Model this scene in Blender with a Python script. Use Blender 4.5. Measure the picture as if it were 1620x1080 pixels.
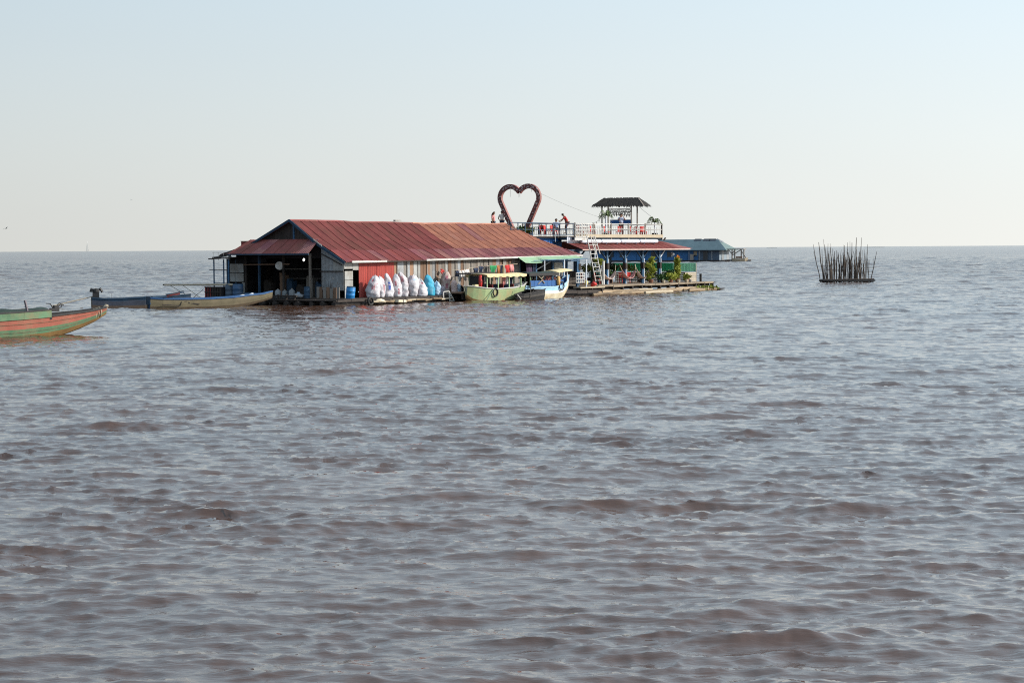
import bpy, bmesh, math, random
import numpy as np
from mathutils import Vector, Matrix, Euler
R = math.radians
scene = bpy.context.scene
for o in list(bpy.data.objects): bpy.data.objects.remove(o)
COL = scene.collection
rnd = random.Random(11)

# ------------------------------------------------------------------ camera
F_PX, CAM_H = 3023.0, 3.7
cd = bpy.data.cameras.new('camera'); cam = bpy.data.objects.new('camera', cd); COL.objects.link(cam)
cd.sensor_width = 36.0; cd.lens = F_PX / 1620 * 36.0; cd.clip_start = .5; cd.clip_end = 60000
roll = math.atan(10 / 1620.0); pit = math.atan((540 - 393) / F_PX)
fw = Vector((0, math.cos(pit), -math.sin(pit))); up0 = Vector((0, math.sin(pit), math.cos(pit))); rt0 = Vector((1, 0, 0))
rt = rt0 * math.cos(roll) - up0 * math.sin(roll); up = up0 * math.cos(roll) + rt0 * math.sin(roll)
mm = Matrix((rt, up, -fw)).transposed().to_4x4(); mm.translation = Vector((0, 0, CAM_H))
cam.matrix_world = mm; scene.camera = cam
cd.dof.use_dof = False
scene.cycles.use_denoising = False; scene.cycles.filter_width = 1.1

# ------------------------------------------------------------------ light
SUN_AZ, SUN_EL = 95.0, 27.0       # compass degrees (0 = +Y, 90 = +X), elevation
w = bpy.data.worlds.new('World'); scene.world = w; w.use_nodes = True
nt = w.node_tree; N = nt.nodes; Lk = nt.links
bg = N['Background']
sk = N.new('ShaderNodeTexSky'); sk.sky_type = 'NISHITA'; sk.sun_disc = False
sk.sun_elevation = R(SUN_EL); sk.sun_rotation = R(SUN_AZ); sk.air_density = 1.0; sk.dust_density = 2.0; sk.ozone_density = 1.6
tc = N.new('ShaderNodeTexCoord'); sx = N.new('ShaderNodeSeparateXYZ'); Lk.new(tc.outputs['Generated'], sx.inputs[0])
# thin, even haze layer over the whole sky, thickest at the horizon, a little brighter towards the sun's side
ab = N.new('ShaderNodeMath'); ab.operation = 'MAXIMUM'; ab.inputs[1].default_value = 0.0; Lk.new(sx.outputs[2], ab.inputs[0])
m1 = N.new('ShaderNodeMath'); m1.operation = 'MULTIPLY'; m1.inputs[1].default_value = -.35; Lk.new(ab.outputs[0], m1.inputs[0])
ex = N.new('ShaderNodeMath'); ex.operation = 'EXPONENT'; Lk.new(m1.outputs[0], ex.inputs[0])
m2 = N.new('ShaderNodeMath'); m2.operation = 'MULTIPLY'; m2.inputs[1].default_value = .93; Lk.new(ex.outputs[0], m2.inputs[0])
side = N.new('ShaderNodeMapRange'); side.inputs[1].default_value = -1; side.inputs[2].default_value = 1
side.inputs[3].default_value = .48; side.inputs[4].default_value = 1.60; Lk.new(sx.outputs[0], side.inputs[0])
hc = N.new('ShaderNodeMix'); hc.data_type = 'RGBA'; hc.inputs[6].default_value = (3.30, 3.33, 3.17, 1); hc.inputs[7].default_value = (2.4, 3.05, 3.5, 1)
hf = N.new('ShaderNodeMapRange'); hf.interpolation_type = 'LINEAR'; hf.inputs[1].default_value = .0; hf.inputs[2].default_value = .2; Lk.new(ab.outputs[0], hf.inputs[0]); Lk.new(hf.outputs[0], hc.inputs[0])
hz = N.new('ShaderNodeVectorMath'); hz.operation = 'SCALE'; Lk.new(hc.outputs[2], hz.inputs[0]); Lk.new(side.outputs[0], hz.inputs['Scale'])
nz = N.new('ShaderNodeTexNoise'); nz.inputs['Scale'].default_value = 2.2; nz.inputs['Detail'].default_value = 3
mp = N.new('ShaderNodeMapping'); mp.inputs['Scale'].default_value = (1, 1, 5); Lk.new(tc.outputs['Generated'], mp.inputs[0]); Lk.new(mp.outputs[0], nz.inputs[0])
nr = N.new('ShaderNodeMapRange'); nr.inputs[3].default_value = .97; nr.inputs[4].default_value = 1.03; Lk.new(nz.outputs[0], nr.inputs[0])
hz2 = N.new('ShaderNodeVectorMath'); hz2.operation = 'SCALE'; Lk.new(hz.outputs[0], hz2.inputs[0]); Lk.new(nr.outputs[0], hz2.inputs['Scale'])
mx = N.new('ShaderNodeMix'); mx.data_type = 'RGBA'
Lk.new(m2.outputs[0], mx.inputs[0]); Lk.new(sk.outputs[0], mx.inputs[6]); Lk.new(hz2.outputs[0], mx.inputs[7])
Lk.new(mx.outputs[2], bg.inputs[0]); bg.inputs[1].default_value = 0.13
sd = bpy.data.lights.new('sun', 'SUN'); sd.energy = 3.0; sd.angle = R(.6); sd.color = (1, .93, .82)
so = bpy.data.objects.new('sun', sd); COL.objects.link(so)
sdir = Vector((math.sin(R(SUN_AZ)) * math.cos(R(SUN_EL)), math.cos(R(SUN_AZ)) * math.cos(R(SUN_EL)), math.sin(R(SUN_EL))))
so.rotation_euler = sdir.to_track_quat('Z', 'Y').to_euler()
vs = scene.view_settings; vs.view_transform = 'Standard'; vs.look = 'None'; vs.exposure = 0.90; vs.gamma = 1; vs.use_curve_mapping = False

# ------------------------------------------------------------------ frame of the floating house
A = math.atan2(.804, .596)
O0 = Vector((-11.2, 128, 0)); EU = Vector((math.cos(A), math.sin(A), 0)); EV = Vector((-math.sin(A), math.cos(A), 0))
def W(u, v, z=0): return O0 + EU * u + EV * v + Vector((0, 0, z))

# ------------------------------------------------------------------ materials
MATS = {}
def M(name, rgb=None, rough=.75, var=.18, scale=3.0, dirt=None, damt=.0, dscale=1.2, spec=.3, metal=0, stretch=(1, 1, 1), bump=.0, emit=0, rand=.0):
    """procedural paint: base colour, broad and fine value noise, patches of dirt, small per-object variation"""
    if name in MATS: return MATS[name]
    m = bpy.data.materials.new(name); m.use_nodes = True; MATS[name] = m
    n = m.node_tree.nodes; l = m.node_tree.links; b = n['Principled BSDF']
    b.inputs['Roughness'].default_value = rough; b.inputs['Metallic'].default_value = metal
    b.inputs['Specular IOR Level'].default_value = spec
    t = n.new('ShaderNodeTexCoord'); mp = n.new('ShaderNodeMapping'); mp.inputs['Scale'].default_value = stretch
    l.new(t.outputs['Object'], mp.inputs[0])
    oi = n.new('ShaderNodeObjectInfo'); 
    ad = n.new('ShaderNodeVectorMath'); ad.operation = 'ADD'; sc_ = n.new('ShaderNodeVectorMath'); sc_.operation = 'SCALE'
    sc_.inputs[0].default_value = (37, 53, 71); l.new(oi.outputs['Random'], sc_.inputs['Scale'])
    l.new(mp.outputs[0], ad.inputs[0]); l.new(sc_.outputs[0], ad.inputs[1])
    nz = n.new('ShaderNodeTexNoise'); nz.inputs['Scale'].default_value = scale; nz.inputs['Detail'].default_value = 5; nz.inputs['Roughness'].default_value = .65
    l.new(ad.outputs[0], nz.inputs[0])
    mr = n.new('ShaderNodeMapRange'); mr.inputs[1].default_value = .25; mr.inputs[2].default_value = .75
    mr.inputs[3].default_value = 1 - var; mr.inputs[4].default_value = 1 + var; l.new(nz.outputs[0], mr.inputs[0])
    rr = n.new('ShaderNodeMapRange'); rr.inputs[3].default_value = 1 - rand; rr.inputs[4].default_value = 1 + rand; l.new(oi.outputs['Random'], rr.inputs[0])
    mu = n.new('ShaderNodeMath'); mu.operation = 'MULTIPLY'; l.new(mr.outputs[0], mu.inputs[0]); l.new(rr.outputs[0], mu.inputs[1])
    vm = n.new('ShaderNodeVectorMath'); vm.operation = 'SCALE'; vm.inputs[0].default_value = rgb; l.new(mu.outputs[0], vm.inputs['Scale'])
    out = vm.outputs[0]
    if dirt:
        n2 = n.new('ShaderNodeTexNoise'); n2.inputs['Scale'].default_value = dscale; n2.inputs['Detail'].default_value = 6; n2.inputs['Roughness'].default_value = .7
        l.new(ad.outputs[0], n2.inputs[0])
        r2 = n.new('ShaderNodeMapRange'); r2.inputs[1].default_value = .46; r2.inputs[2].default_value = .64; r2.inputs[4].default_value = damt; l.new(n2.outputs[0], r2.inputs[0])
        mx = n.new('ShaderNodeMix'); mx.data_type = 'RGBA'; mx.inputs[7].default_value = (*dirt, 1)
        l.new(r2.outputs[0], mx.inputs[0]); l.new(out, mx.inputs[6]); out = mx.outputs[2]
    l.new(out, b.inputs['Base Color'])
    if bump:
        bp = n.new('ShaderNodeBump'); bp.inputs['Strength'].default_value = bump; bp.inputs['Distance'].default_value = .03
        l.new(nz.outputs[0], bp.inputs['Height']); l.new(bp.outputs[0], b.inputs['Normal'])
    if emit:
        b.inputs['Emission Color'].default_value = (*rgb, 1); b.inputs['Emission Strength'].default_value = emit
    return m

# ------------------------------------------------------------------ mesh builder
class MB:
    def __init__(s): s.v = []; s.f = []; s.m = []; s.cur = 0
    def add(s, vs, fs):
        b = len(s.v); s.v += [tuple(p) for p in vs]
        for f in fs: s.f.append([b + i for i in f]); s.m.append(s.cur)
        return s
    def box(s, c, d, rot=None):
        x, y, z = d[0] / 2, d[1] / 2, d[2] / 2
        vs = [Vector((a * x, b * y, e * z)) for e in (-1, 1) for b in (-1, 1) for a in (-1, 1)]
        if rot is not None:
            q = Euler(rot).to_matrix(); vs = [q @ p for p in vs]
        c = Vector(c)
        return s.add([p + c for p in vs], [(0, 2, 3, 1), (4, 5, 7, 6), (0, 1, 5, 4), (2, 6, 7, 3), (0, 4, 6, 2), (1, 3, 7, 5)])
    def beam(s, p, q, w=.08, h=None, ref=(0, 0, 1)):
        h = h or w; p = Vector(p); q = Vector(q); d = (q - p).normalized(); r = Vector(ref)
        if abs(d.dot(r)) > .98: r = Vector((1, 0, 0))
        a = d.cross(r).normalized() * w / 2; b = a.cross(d).normalized() * h / 2
        vs = [e + i * a + j * b for e in (p, q) for i, j in ((-1, -1), (1, -1), (1, 1), (-1, 1))]
        return s.add(vs, [(0, 1, 2, 3), (7, 6, 5, 4), (0, 4, 5, 1), (1, 5, 6, 2), (2, 6, 7, 3), (3, 7, 4, 0)])
    def tube(s, pts, r, n=8, cap=True):
        pts = [Vector(p) for p in pts]; k = len(pts)
        rs = r if isinstance(r, (list, tuple)) else [r] * k
        vs = []; prev = None
        for i, p in enumerate(pts):
            d = (pts[min(i + 1, k - 1)] - pts[max(i - 1, 0)]).normalized()
            rf = prev if prev is not None and abs(d.dot(prev)) < .95 else (Vector((0, 0, 1)) if abs(d.z) < .9 else Vector((1, 0, 0)))
            a = d.cross(rf).normalized(); b = d.cross(a).normalized(); prev = -b if False else rf
            for j in range(n):
                t = 2 * math.pi * j / n; vs.append(p + (a * math.cos(t) + b * math.sin(t)) * rs[i])
        fs = [(i * n + j, i * n + (j + 1) % n, (i + 1) * n + (j + 1) % n, (i + 1) * n + j) for i in range(k - 1) for j in range(n)]
        if cap: fs += [tuple(range(n))[::-1], tuple(range((k - 1) * n, k * n))]
        return s.add(vs, fs)
    def lathe(s, prof, n=16, c=(0, 0, 0), sx=1, sy=1):
        c = Vector(c); vs = [c + Vector((r * sx * math.cos(2 * math.pi * j / n), r * sy * math.sin(2 * math.pi * j / n), z)) for r, z in prof for j in range(n)]
        k = len(prof)
        fs = [(i * n + j, i * n + (j + 1) % n, (i + 1) * n + (j + 1) % n, (i + 1) * n + j) for i in range(k - 1) for j in range(n)]
        fs += [tuple(range(n))[::-1], tuple(range((k - 1) * n, k * n))]
        return s.add(vs, fs)
    def sheet(s, P, nu, nv, th=.01):
        """thin solid from a point function P(i/nu, j/nv)"""
        vs = [Vector(P(i / nu, j / nv)) for i in range(nu + 1) for j in range(nv + 1)]
        nrm = (vs[-1] - vs[0]).cross(vs[nv] - vs[nu * (nv + 1)]).normalized() * th
        k = len(vs); q = lambda i, j: i * (nv + 1) + j
        fs = [(q(i, j), q(i + 1, j), q(i + 1, j + 1), q(i, j + 1)) for i in range(nu) for j in range(nv)]
        fb = [tuple(k + a for a in f[::-1]) for f in fs]
        ed = [q(i, 0) for i in range(nu + 1)] + [q(nu, j) for j in range(1, nv + 1)] + [q(i, nv) for i in range(nu - 1, -1, -1)] + [q(0, j) for j in range(nv - 1, 0, -1)]
        ff = [(ed[i], k + ed[i], k + ed[(i + 1) % len(ed)], ed[(i + 1) % len(ed)]) for i in range(len(ed))]
        return s.add(vs + [p - nrm for p in vs], fs + fb + ff)
    def corr(s, a, b, c, d, n, amp=.02, th=.012):
        """corrugated sheet: a-b is the edge across the ribs, d-c the opposite edge"""
        a, b, c, d = map(Vector, (a, b, c, d)); nm = (b - a).cross(d - a).normalized()
        def P(i, j):
            o = nm * amp * math.cos(2 * math.pi * i * n)
            return a.lerp(b, i).lerp(d.lerp(c, i), j) + o
        return s.sheet(P, n * 4, 1, th)
    def build(s, name, mat, parent=None, smooth=False, kind=None):
        me = bpy.data.meshes.new(name); me.from_pydata(s.v, [], s.f)
        for m_ in (mat if isinstance(mat, (list, tuple)) else [mat]): me.materials.append(m_)
        me.polygons.foreach_set('material_index', s.m)
        if smooth: me.polygons.foreach_set('use_smooth', [True] * len(s.f))
        bm = bmesh.new(); bm.from_mesh(me); bmesh.ops.recalc_face_normals(bm, faces=bm.faces); bm.to_mesh(me); bm.free()
        o = bpy.data.objects.new(name, me); COL.objects.link(o)
        if parent: o.parent = parent
        if kind: o['kind'] = kind
        return o
def T(name, label, cat, loc=(0, 0, 0), rot=0.0, group=None, world=False, rx=0, ry=0):
    o = bpy.data.objects.new(name, None); COL.objects.link(o); o.empty_display_size = .3
    o.location = loc if world else W(*loc); o.rotation_euler = (rx, ry, rot if world else A + rot)
    o['label'] = label; o['category'] = cat
    if group: o['group'] = group
    return o
def tag(o, label, cat, loc, rot=0.0, group=None, world=False):
    o.location = loc if world else W(*loc); o.rotation_euler = (0, 0, rot if world else A + rot)
    o['label'] = label; o['category'] = cat
    if group: o['group'] = group
    return o
def copy_tree(o, parent=None):
    c = o.copy(); COL.objects.link(c); c.parent = parent
    for ch in o.children: copy_tree(ch, c)
    return c
def dup(o, loc, rot, label, world=False):
    c = copy_tree(o); c.location = loc if world else W(*loc); c.rotation_euler = (0, 0, rot if world else A + rot); c['label'] = label
    return c

# ------------------------------------------------------------------ WATER
def ocean_tile(n, L, lp, ang, rms, seed, p=4, small=.03, dp=3.0):
    rs = np.random.RandomState(seed); k1 = np.fft.fftfreq(n, L / n) * 2 * np.pi
    kx, ky = np.meshgrid(k1, k1, indexing='ij'); k = np.hypot(kx, ky); k[0, 0] = 1
    kp = 2 * np.pi / lp; c = (kx * math.cos(ang) + ky * math.sin(ang)) / k
    S = np.exp(-1.0 * (kp / k) ** 2 * 1.2) / k ** p * (np.abs(c) ** dp * .95 + .05) * np.exp(-(k * small) ** 2); S[0, 0] = 0
    h = np.sqrt(S) * (rs.normal(size=k.shape) + 1j * rs.normal(size=k.shape))
    z = np.fft.ifft2(h); sc = rms / z.real.std()
    dx = np.fft.ifft2(1j * kx / k * h).real * sc; dy = np.fft.ifft2(1j * ky / k * h).real * sc
    return z.real * sc, dx, dy
def samp(arrs, x, y, L, rot):
    c, s_ = math.cos(rot), math.sin(rot); u = (x * c + y * s_) / L; v = (-x * s_ + y * c) / L
    n = arrs[0].shape[0]; u = (u % 1) * n; v = (v % 1) * n; i = np.floor(u).astype(int); j = np.floor(v).astype(int); fu = u - i; fv = v - j
    i %= n; j %= n; i2 = (i + 1) % n; j2 = (j + 1) % n; r = []
    for a in arrs: r.append(a[i, j] * (1 - fu) * (1 - fv) + a[i2, j] * fu * (1 - fv) + a[i, j2] * (1 - fu) * fv + a[i2, j2] * fu * fv)
    return r[0], r[1] * c - r[2] * s_, r[1] * s_ + r[2] * c
WT0 = ocean_tile(1024, 17.3, .42, R(90), .0042, 31, p=3.2, small=.012, dp=5)
WT1 = ocean_tile(1024, 41.0, 1.25, R(90), .0150, 3, p=3.25, small=.02, dp=13)
WT2 = ocean_tile(512, 67.3, 3.8, R(90), .019, 5, p=4.4, small=.08, dp=12)
WT3 = ocean_tile(1024, 180.7, 5.5, R(90), .011, 8, p=3.9, small=.2, dp=6)
WTE = ocean_tile(256, 97.3, 7., R(90), 1.0, 21, p=3.0, small=.6, dp=.6)
def wave(x, y, amp=1.0):
    z1, a1, b1 = samp(WT1, x, y, 41.0, R(-13)); z4, a4, b4 = samp(WT1, x + 13.7, y + 5.1, 41.0, R(8)); z1, a1, b1 = z1 + z4 * .85, a1 + a4 * .85, b1 + b4 * .85; z2, a2, b2 = samp(WT2, x, y, 67.3, R(13)); z3, a3, b3 = samp(WT3, x, y, 180.7, R(-16))
    g3 = 1 + 7.0 * np.clip((np.hypot(x, y) - 45) / 420, 0, 1) ** .8
    a3, b3, z3 = a3 * g3, b3 * g3, z3 * g3
    gust = .85 + .3 * np.sin(x * .031 + y * .017 + 1.3 * np.sin(y * .023)) * np.sin(y * .041 - x * .013)
    z0, a0, b0 = samp(WT0, x, y, 17.3, R(4)); z0b, a0b, b0b = samp(WT0, x + 5.3, y + 2.2, 17.3, R(-31))
    ch = 1.15
    env = np.exp(.13 * samp(WTE, x, y, 97.3, R(21))[0]); gust = gust * env; a2, b2, z2 = a2 * (.45 + .55 * env), b2 * (.45 + .55 * env), z2 * (.45 + .55 * env)
    near = .80 + .20 * np.clip((np.hypot(x, y) - 18) / 110, 0, 1); gust = gust * near; a2, b2, z2 = a2 * near, b2 * near, z2 * near
    a1, b1, z1 = a1 + a0 + a0b, b1 + b0 + b0b, z1 + z0 + z0b
    # a few longer, steeper crests that rise out of the chop
    lz = np.zeros_like(x)
    for xc, yc, hl, sl, am in CRESTS:
        d = (y - yc - sl * (x - xc) - .10 * np.sin((x - xc) * 2.3) - .06 * np.sin((x - xc) * 5.1)); e = np.exp(-((x - xc) / hl) ** 4) * (.75 + .25 * np.sin((x - xc) * 3.1 / hl + 1))
        lz += am * e * np.where(d < 0, np.exp(-(d / .22) ** 2), np.exp(-(d / .42) ** 2))
    return (amp * ch * (a1 * gust + a2 + a3), amp * ch * (b1 * gust + b2 + b3), amp * (z1 * gust + z2 + z3) + lz)
CRESTS = [(-1.1, 28.3, 1.5, -.08, .095), (.9, 27.4, 1.4, -.35, .08), (4.5, 26.6, .9, -.1, .07), (6.2, 25.9, 1.0, -.15, .06), (0, 22.8, .5, 0, .05), (-3.9, 19.9, .9, .05, .05), (4.1, 41.5, 1.2, .1, .10), (6.9, 40.2, 1.0, 0, .09), (-4.4, 17.2, .6, .05, .045),
          (-6.6, 31.5, 1.2, -.05, .06), (-8.5, 40, 1.6, .08, .08), (9, 33, 1.3, -.1, .07), (2.2, 19.2, .8, -.1, .05), (-1.5, 36, 1.0, 0, .06), (12, 55, 2.2, 0, .10), (-5, 58, 2.0, .1, .10)]
def water_mesh():
    apex = -14.0; r = [26.0]
    while r[-1] < 26000:
        q = .0022 if r[-1] < 330 else (min(.04, .0022 * (r[-1] / 330) ** 1.3))
        r.append(r[-1] * (1 + q))
    r = np.array(r); th = np.radians(np.linspace(-27, 27, 860)); rr, tt = np.meshgrid(r, th, indexing='ij')
    x = rr * np.sin(tt); y = apex + rr * np.cos(tt)
    dx, dy, z = wave(x, y)
    edge = np.clip((27 - np.abs(np.degrees(tt))) / 1.0, 0, 1) * np.clip((rr - 26) / 2, 0, 1) * np.clip((9000 - rr) / 5000, 0, 1)
    far = np.clip((900 - rr) / 500, 0.0, 1); far = .35 + .65 * far
    x = x + dx * edge * np.clip((1500 - rr) / 900, 0, 1); y = y + dy * edge * np.clip((1500 - rr) / 900, 0, 1); z = z * edge
    nr_, nt_ = rr.shape; co = np.stack([x, y, z], -1).reshape(-1, 3)
    idx = np.arange(nr_ * nt_).reshape(nr_, nt_)
    q = np.stack([idx[:-1, :-1], idx[:-1, 1:], idx[1:, 1:], idx[1:, :-1]], -1).reshape(-1, 4)[:, ::-1]
    # rest of the lake, outside this sector: still part of the same sheet, coarser
    r2 = np.array([26, 29, 34, 46, 64, 90, 130, 190, 300, 500, 900, 2000, 6000, 26000.]); t2 = np.radians(np.linspace(27, 333, 97))
    a, b = np.meshgrid(r2, t2, indexing='ij'); c2 = np.stack([a * np.sin(b), apex + a * np.cos(b), np.zeros_like(a)], -1).reshape(-1, 3)
    i2 = np.arange(a.size).reshape(a.shape) + len(co)
    q2 = np.stack([i2[:-1, :-1], i2[:-1, 1:], i2[1:, 1:], i2[1:, :-1]], -1).reshape(-1, 4)[:, ::-1]
    t3 = np.radians(np.linspace(0, 360, 73)[:-1]); r3 = np.array([.01, 6, 13, 20, 26.]); a, b = np.meshgrid(r3, t3, indexing='ij')
    c3 = np.stack([a * np.sin(b), apex + a * np.cos(b), np.zeros_like(a)], -1).reshape(-1, 3)
    i3 = np.arange(a.size).reshape(a.shape) + len(co) + len(c2); i3b = np.roll(i3, -1, 1)
    q3 = np.stack([i3[:-1], i3b[:-1], i3b[1:], i3[1:]], -1).reshape(-1, 4)[:, ::-1]
    co = np.concatenate([co, c2, c3]); fc = np.concatenate([q, q2, q3]).astype(np.int32)
    me = bpy.data.meshes.new('water'); me.vertices.add(len(co)); me.vertices.foreach_set('co', co.astype(np.float32).ravel())
    me.loops.add(fc.size); me.loops.foreach_set('vertex_index', fc.ravel()); me.polygons.add(len(fc))
    me.polygons.foreach_set('loop_start', np.arange(0, fc.size, 4, dtype=np.int32)); me.polygons.foreach_set('loop_total', np.full(len(fc), 4, np.int32))
    me.polygons.foreach_set('use_smooth', np.ones(len(fc), bool)); me.update(calc_edges=True); me.validate()
    o = bpy.data.objects.new('water', me); COL.objects.link(o); o['kind'] = 'structure'
    m = bpy.data.materials.new('muddy lake water'); m.use_nodes = True; me.materials.append(m)
    n = m.node_tree.nodes; l = m.node_tree.links; b = n['Principled BSDF']
    b.inputs['Specular IOR Level'].default_value = .5; b.inputs['IOR'].default_value = 1.75
    g = n.new('ShaderNodeNewGeometry')
    # silt in the water: broad patches, a little lighter or browner
    nz = n.new('ShaderNodeTexNoise'); nz.inputs['Scale'].default_value = .06; nz.inputs['Detail'].default_value = 4; l.new(g.outputs['Position'], nz.inputs[0])
    mx = n.new('ShaderNodeMix'); mx.data_type = 'RGBA'; mx.inputs[6].default_value = (.018, .012, .012, 1); mx.inputs[7].default_value = (.105, .047, .022, 1)
    l.new(nz.outputs[0], mx.inputs[0]); l.new(mx.outputs[2], b.inputs['Base Color'])
    # ripples finer than the mesh; far out the unresolved chop reads as roughness
    ln = n.new('ShaderNodeVectorMath'); ln.operation = 'LENGTH'; l.new(g.outputs['Position'], ln.inputs[0])
    ro = n.new('ShaderNodeMapRange'); ro.inputs[1].default_value = 30; ro.inputs[2].default_value = 900; ro.inputs[3].default_value = .03; ro.inputs[4].default_value = .18
    l.new(ln.outputs['Value'], ro.inputs[0]); l.new(ro.outputs[0], b.inputs['Roughness'])
    mp = n.new('ShaderNodeMapping'); mp.inputs['Scale'].default_value = (.4, 1.3, 1); l.new(g.outputs['Position'], mp.inputs[0])
    n1 = n.new('ShaderNodeTexNoise'); n1.inputs['Scale'].default_value = 7.5; n1.inputs['Detail'].default_value = 4; n1.inputs['Roughness'].default_value = .55; n1.inputs['Distortion'].default_value = .4; l.new(mp.outputs[0], n1.inputs[0])
    bp = n.new('ShaderNodeBump'); bp.inputs['Strength'].default_value = .35; bp.inputs['Distance'].default_value = .03; l.new(n1.outputs[0], bp.inputs['Height'])
    n2 = n.new('ShaderNodeTexNoise'); n2.inputs['Scale'].default_value = 1.1; n2.inputs['Detail'].default_value = 4; n2.inputs['Roughness'].default_value = .6; l.new(mp.outputs[0], n2.inputs[0])
    b2 = n.new('ShaderNodeBump'); b2.inputs['Distance'].default_value = .34; l.new(n2.outputs[0], b2.inputs['Height']); l.new(bp.outputs[0], b2.inputs['Normal'])
    rs = n.new('ShaderNodeMapRange'); rs.inputs[1].default_value = 40; rs.inputs[2].default_value = 260; rs.inputs[3].default_value = .0; rs.inputs[4].default_value = .7
    l.new(ln.outputs['Value'], rs.inputs[0]); l.new(rs.outputs[0], b2.inputs['Strength'])
    l.new(b2.outputs[0], b.inputs['Normal'])
    return o
WATER = water_mesh()
#@@REST
# ------------------------------------------------------------------ colours
RED = M('dark red roof paint', (.235, .062, .055), .6, .28, 2.2, (.17, .062, .045), .8, .7, stretch=(1, .5, .5), rand=.06, spec=.4)
ORA = M('sun bleached orange roof paint', (.40, .175, .115), .75, .28, 2.0, (.27, .11, .085), .75, .9, stretch=(1, .6, .6), rand=.05)
PUR = M('faded purple red roof paint', (.25, .09, .10), .6, .25, 2.0, (.40, .20, .16), .7, 1.1, stretch=(1, .4, .4), rand=.25)
LRED = M('faded light red roof paint', (.31, .085, .075), .6, .25, 2.0, (.24, .08, .09), .7, 1.1, stretch=(1, .4, .4), rand=.2)
WRED = M('bright red wall sheet', (.42, .07, .055), .5, .15, 2.0, (.30, .06, .05), .5, 1.3, stretch=(1, 1, .3), rand=.08, spec=.5)
TIN = M('grey weathered tin', (.26, .28, .30), .5, .25, 2.5, (.17, .15, .14), .6, 1.0, rand=.15, metal=.25)
LTIN = M('pale galvanised tin', (.31, .315, .31), .5, .2, 2.5, (.20, .17, .14), .7, 1.2, rand=.15, metal=.15)
WOODG = M('grey weathered board', (.24, .22, .20), .85, .3, 3.0, (.12, .09, .07), .6, 1.5, stretch=(1, 1, .25), rand=.28, bump=.3)
WOODB = M('brown weathered board', (.22, .135, .09), .85, .3, 3.0, (.10, .065, .045), .6, 1.5, stretch=(1, 1, .25), rand=.28, bump=.3)
WOODD = M('dark damp shaded wood', (.034, .028, .026), .85, .35, 2.5, (.06, .048, .04), .6, 1.1, rand=.2, bump=.3)  # colour also darkened to deepen shade
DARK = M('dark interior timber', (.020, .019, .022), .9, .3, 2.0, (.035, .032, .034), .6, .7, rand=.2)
DECK = M('sun bleached deck plank', (.32, .26, .20), .85, .25, 4.0, (.22, .16, .12), .6, 1.2, stretch=(.3, 1, 1), rand=.2, bump=.3)
BAMB = M('wet bamboo log', (.26, .19, .12), .7, .3, 3.0, (.07, .05, .035), .8, 1.0, stretch=(.4, 1, 1), rand=.3, bump=.3)
CREAM = M('cream painted board', (.38, .325, .24), .7, .15, 3.0, (.35, .28, .2), .5, 1.6, rand=.1)
WHITE = M('white paint', (.50, .50, .49), .6, .12, 3.0, (.34, .31, .27), .7, 1.8, rand=.08)
WHITEB = M('bluish white plastic', (.56, .60, .67), .45, .1, 3.0, (.4, .4, .42), .4, 1.4, rand=.05)
BLUE = M('strong blue paint', (.025, .115, .36), .6, .2, 2.5, (.03, .06, .14), .6, .8, rand=.08)
DBLUE = M('faded dark blue paint', (.018, .050, .095), .65, .25, 2.5, (.03, .035, .045), .6, 1.0, rand=.15)
MBLUE = M('steel blue post paint', (.030, .095, .19), .6, .25, 2.5, (.05, .06, .065), .6, 1.3, rand=.15)
DRUM = M('blue plastic drum', (.035, .085, .17), .45, .15, 2.5, (.14, .13, .11), .5, 1.0, rand=.1)
BRIGHTB = M('bright blue plastic', (.02, .22, .55), .4, .12, 2.5, (.04, .09, .2), .4, 1.0)
GREENC = M('pale green awning cloth', (.23, .34, .22), .8, .15, 2.5, (.20, .40, .26), .5, 1.0)
GREEN = M('sage green boat paint', (.13, .22, .13), .6, .2, 2.0, (.16, .15, .09), .6, .9, rand=.05)
LGREEN = M('light lime green boat paint', (.24, .31, .16), .6, .15, 2.0, (.34, .27, .14), .8, 1.2)
SGREEN = M('weathered green boat paint', (.085, .175, .10), .75, .3, 1.6, (.17, .16, .09), .85, .9)
SALMON = M('salmon red boat paint', (.27, .085, .060), .75, .25, 1.6, (.24, .13, .085), .8, 1.0)
MUD = M('ochre mud stain', (.20, .12, .045), .85, .3, 2.0, (.12, .07, .03), .8, 1.0)
YEL = M('weathered ochre boat paint', (.145, .125, .08), .75, .25, 1.8, (.15, .12, .08), .7, .9)
PYEL = M('pale yellow canopy cloth', (.62, .52, .31), .8, .12, 3.0, (.55, .42, .2), .4, 1.4)
BLACK = M('tar black', (.02, .02, .022), .6, .3, 3.0, (.05, .045, .04), .5, 1.2)
RUB = M('black rubber', (.018, .018, .018), .6, .2)
IRON = M('dark engine iron', (.03, .03, .032), .45, .3, 5, metal=.4)
REDC = M('red plastic', (.50, .035, .03), .5, .15, 3, rand=.15)
DRED = M('dark red board', (.19, .03, .028), .7, .25, 2, (.07, .03, .03), .6, 1.0, rand=.15)
THATCH = M('dark palm thatch', (.028, .026, .026), .95, .45, 9, (.07, .058, .045), .5, 4, bump=.5)
LEAF = M('deep green leaf', (.035, .085, .022), .6, .35, 4, rand=.2)
YLEAF = M('yellow green leaf', (.17, .20, .03), .6, .3, 4, rand=.2)
OLEAF = M('orange flower', (.60, .22, .02), .6, .25, 4)
PALM = M('palm frond green', (.09, .13, .045), .6, .3, 4)
SKIN = M('brown skin', (.22, .11, .065), .6, .1)
HAIR = M('black hair', (.012, .01, .01), .5, .2)
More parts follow.
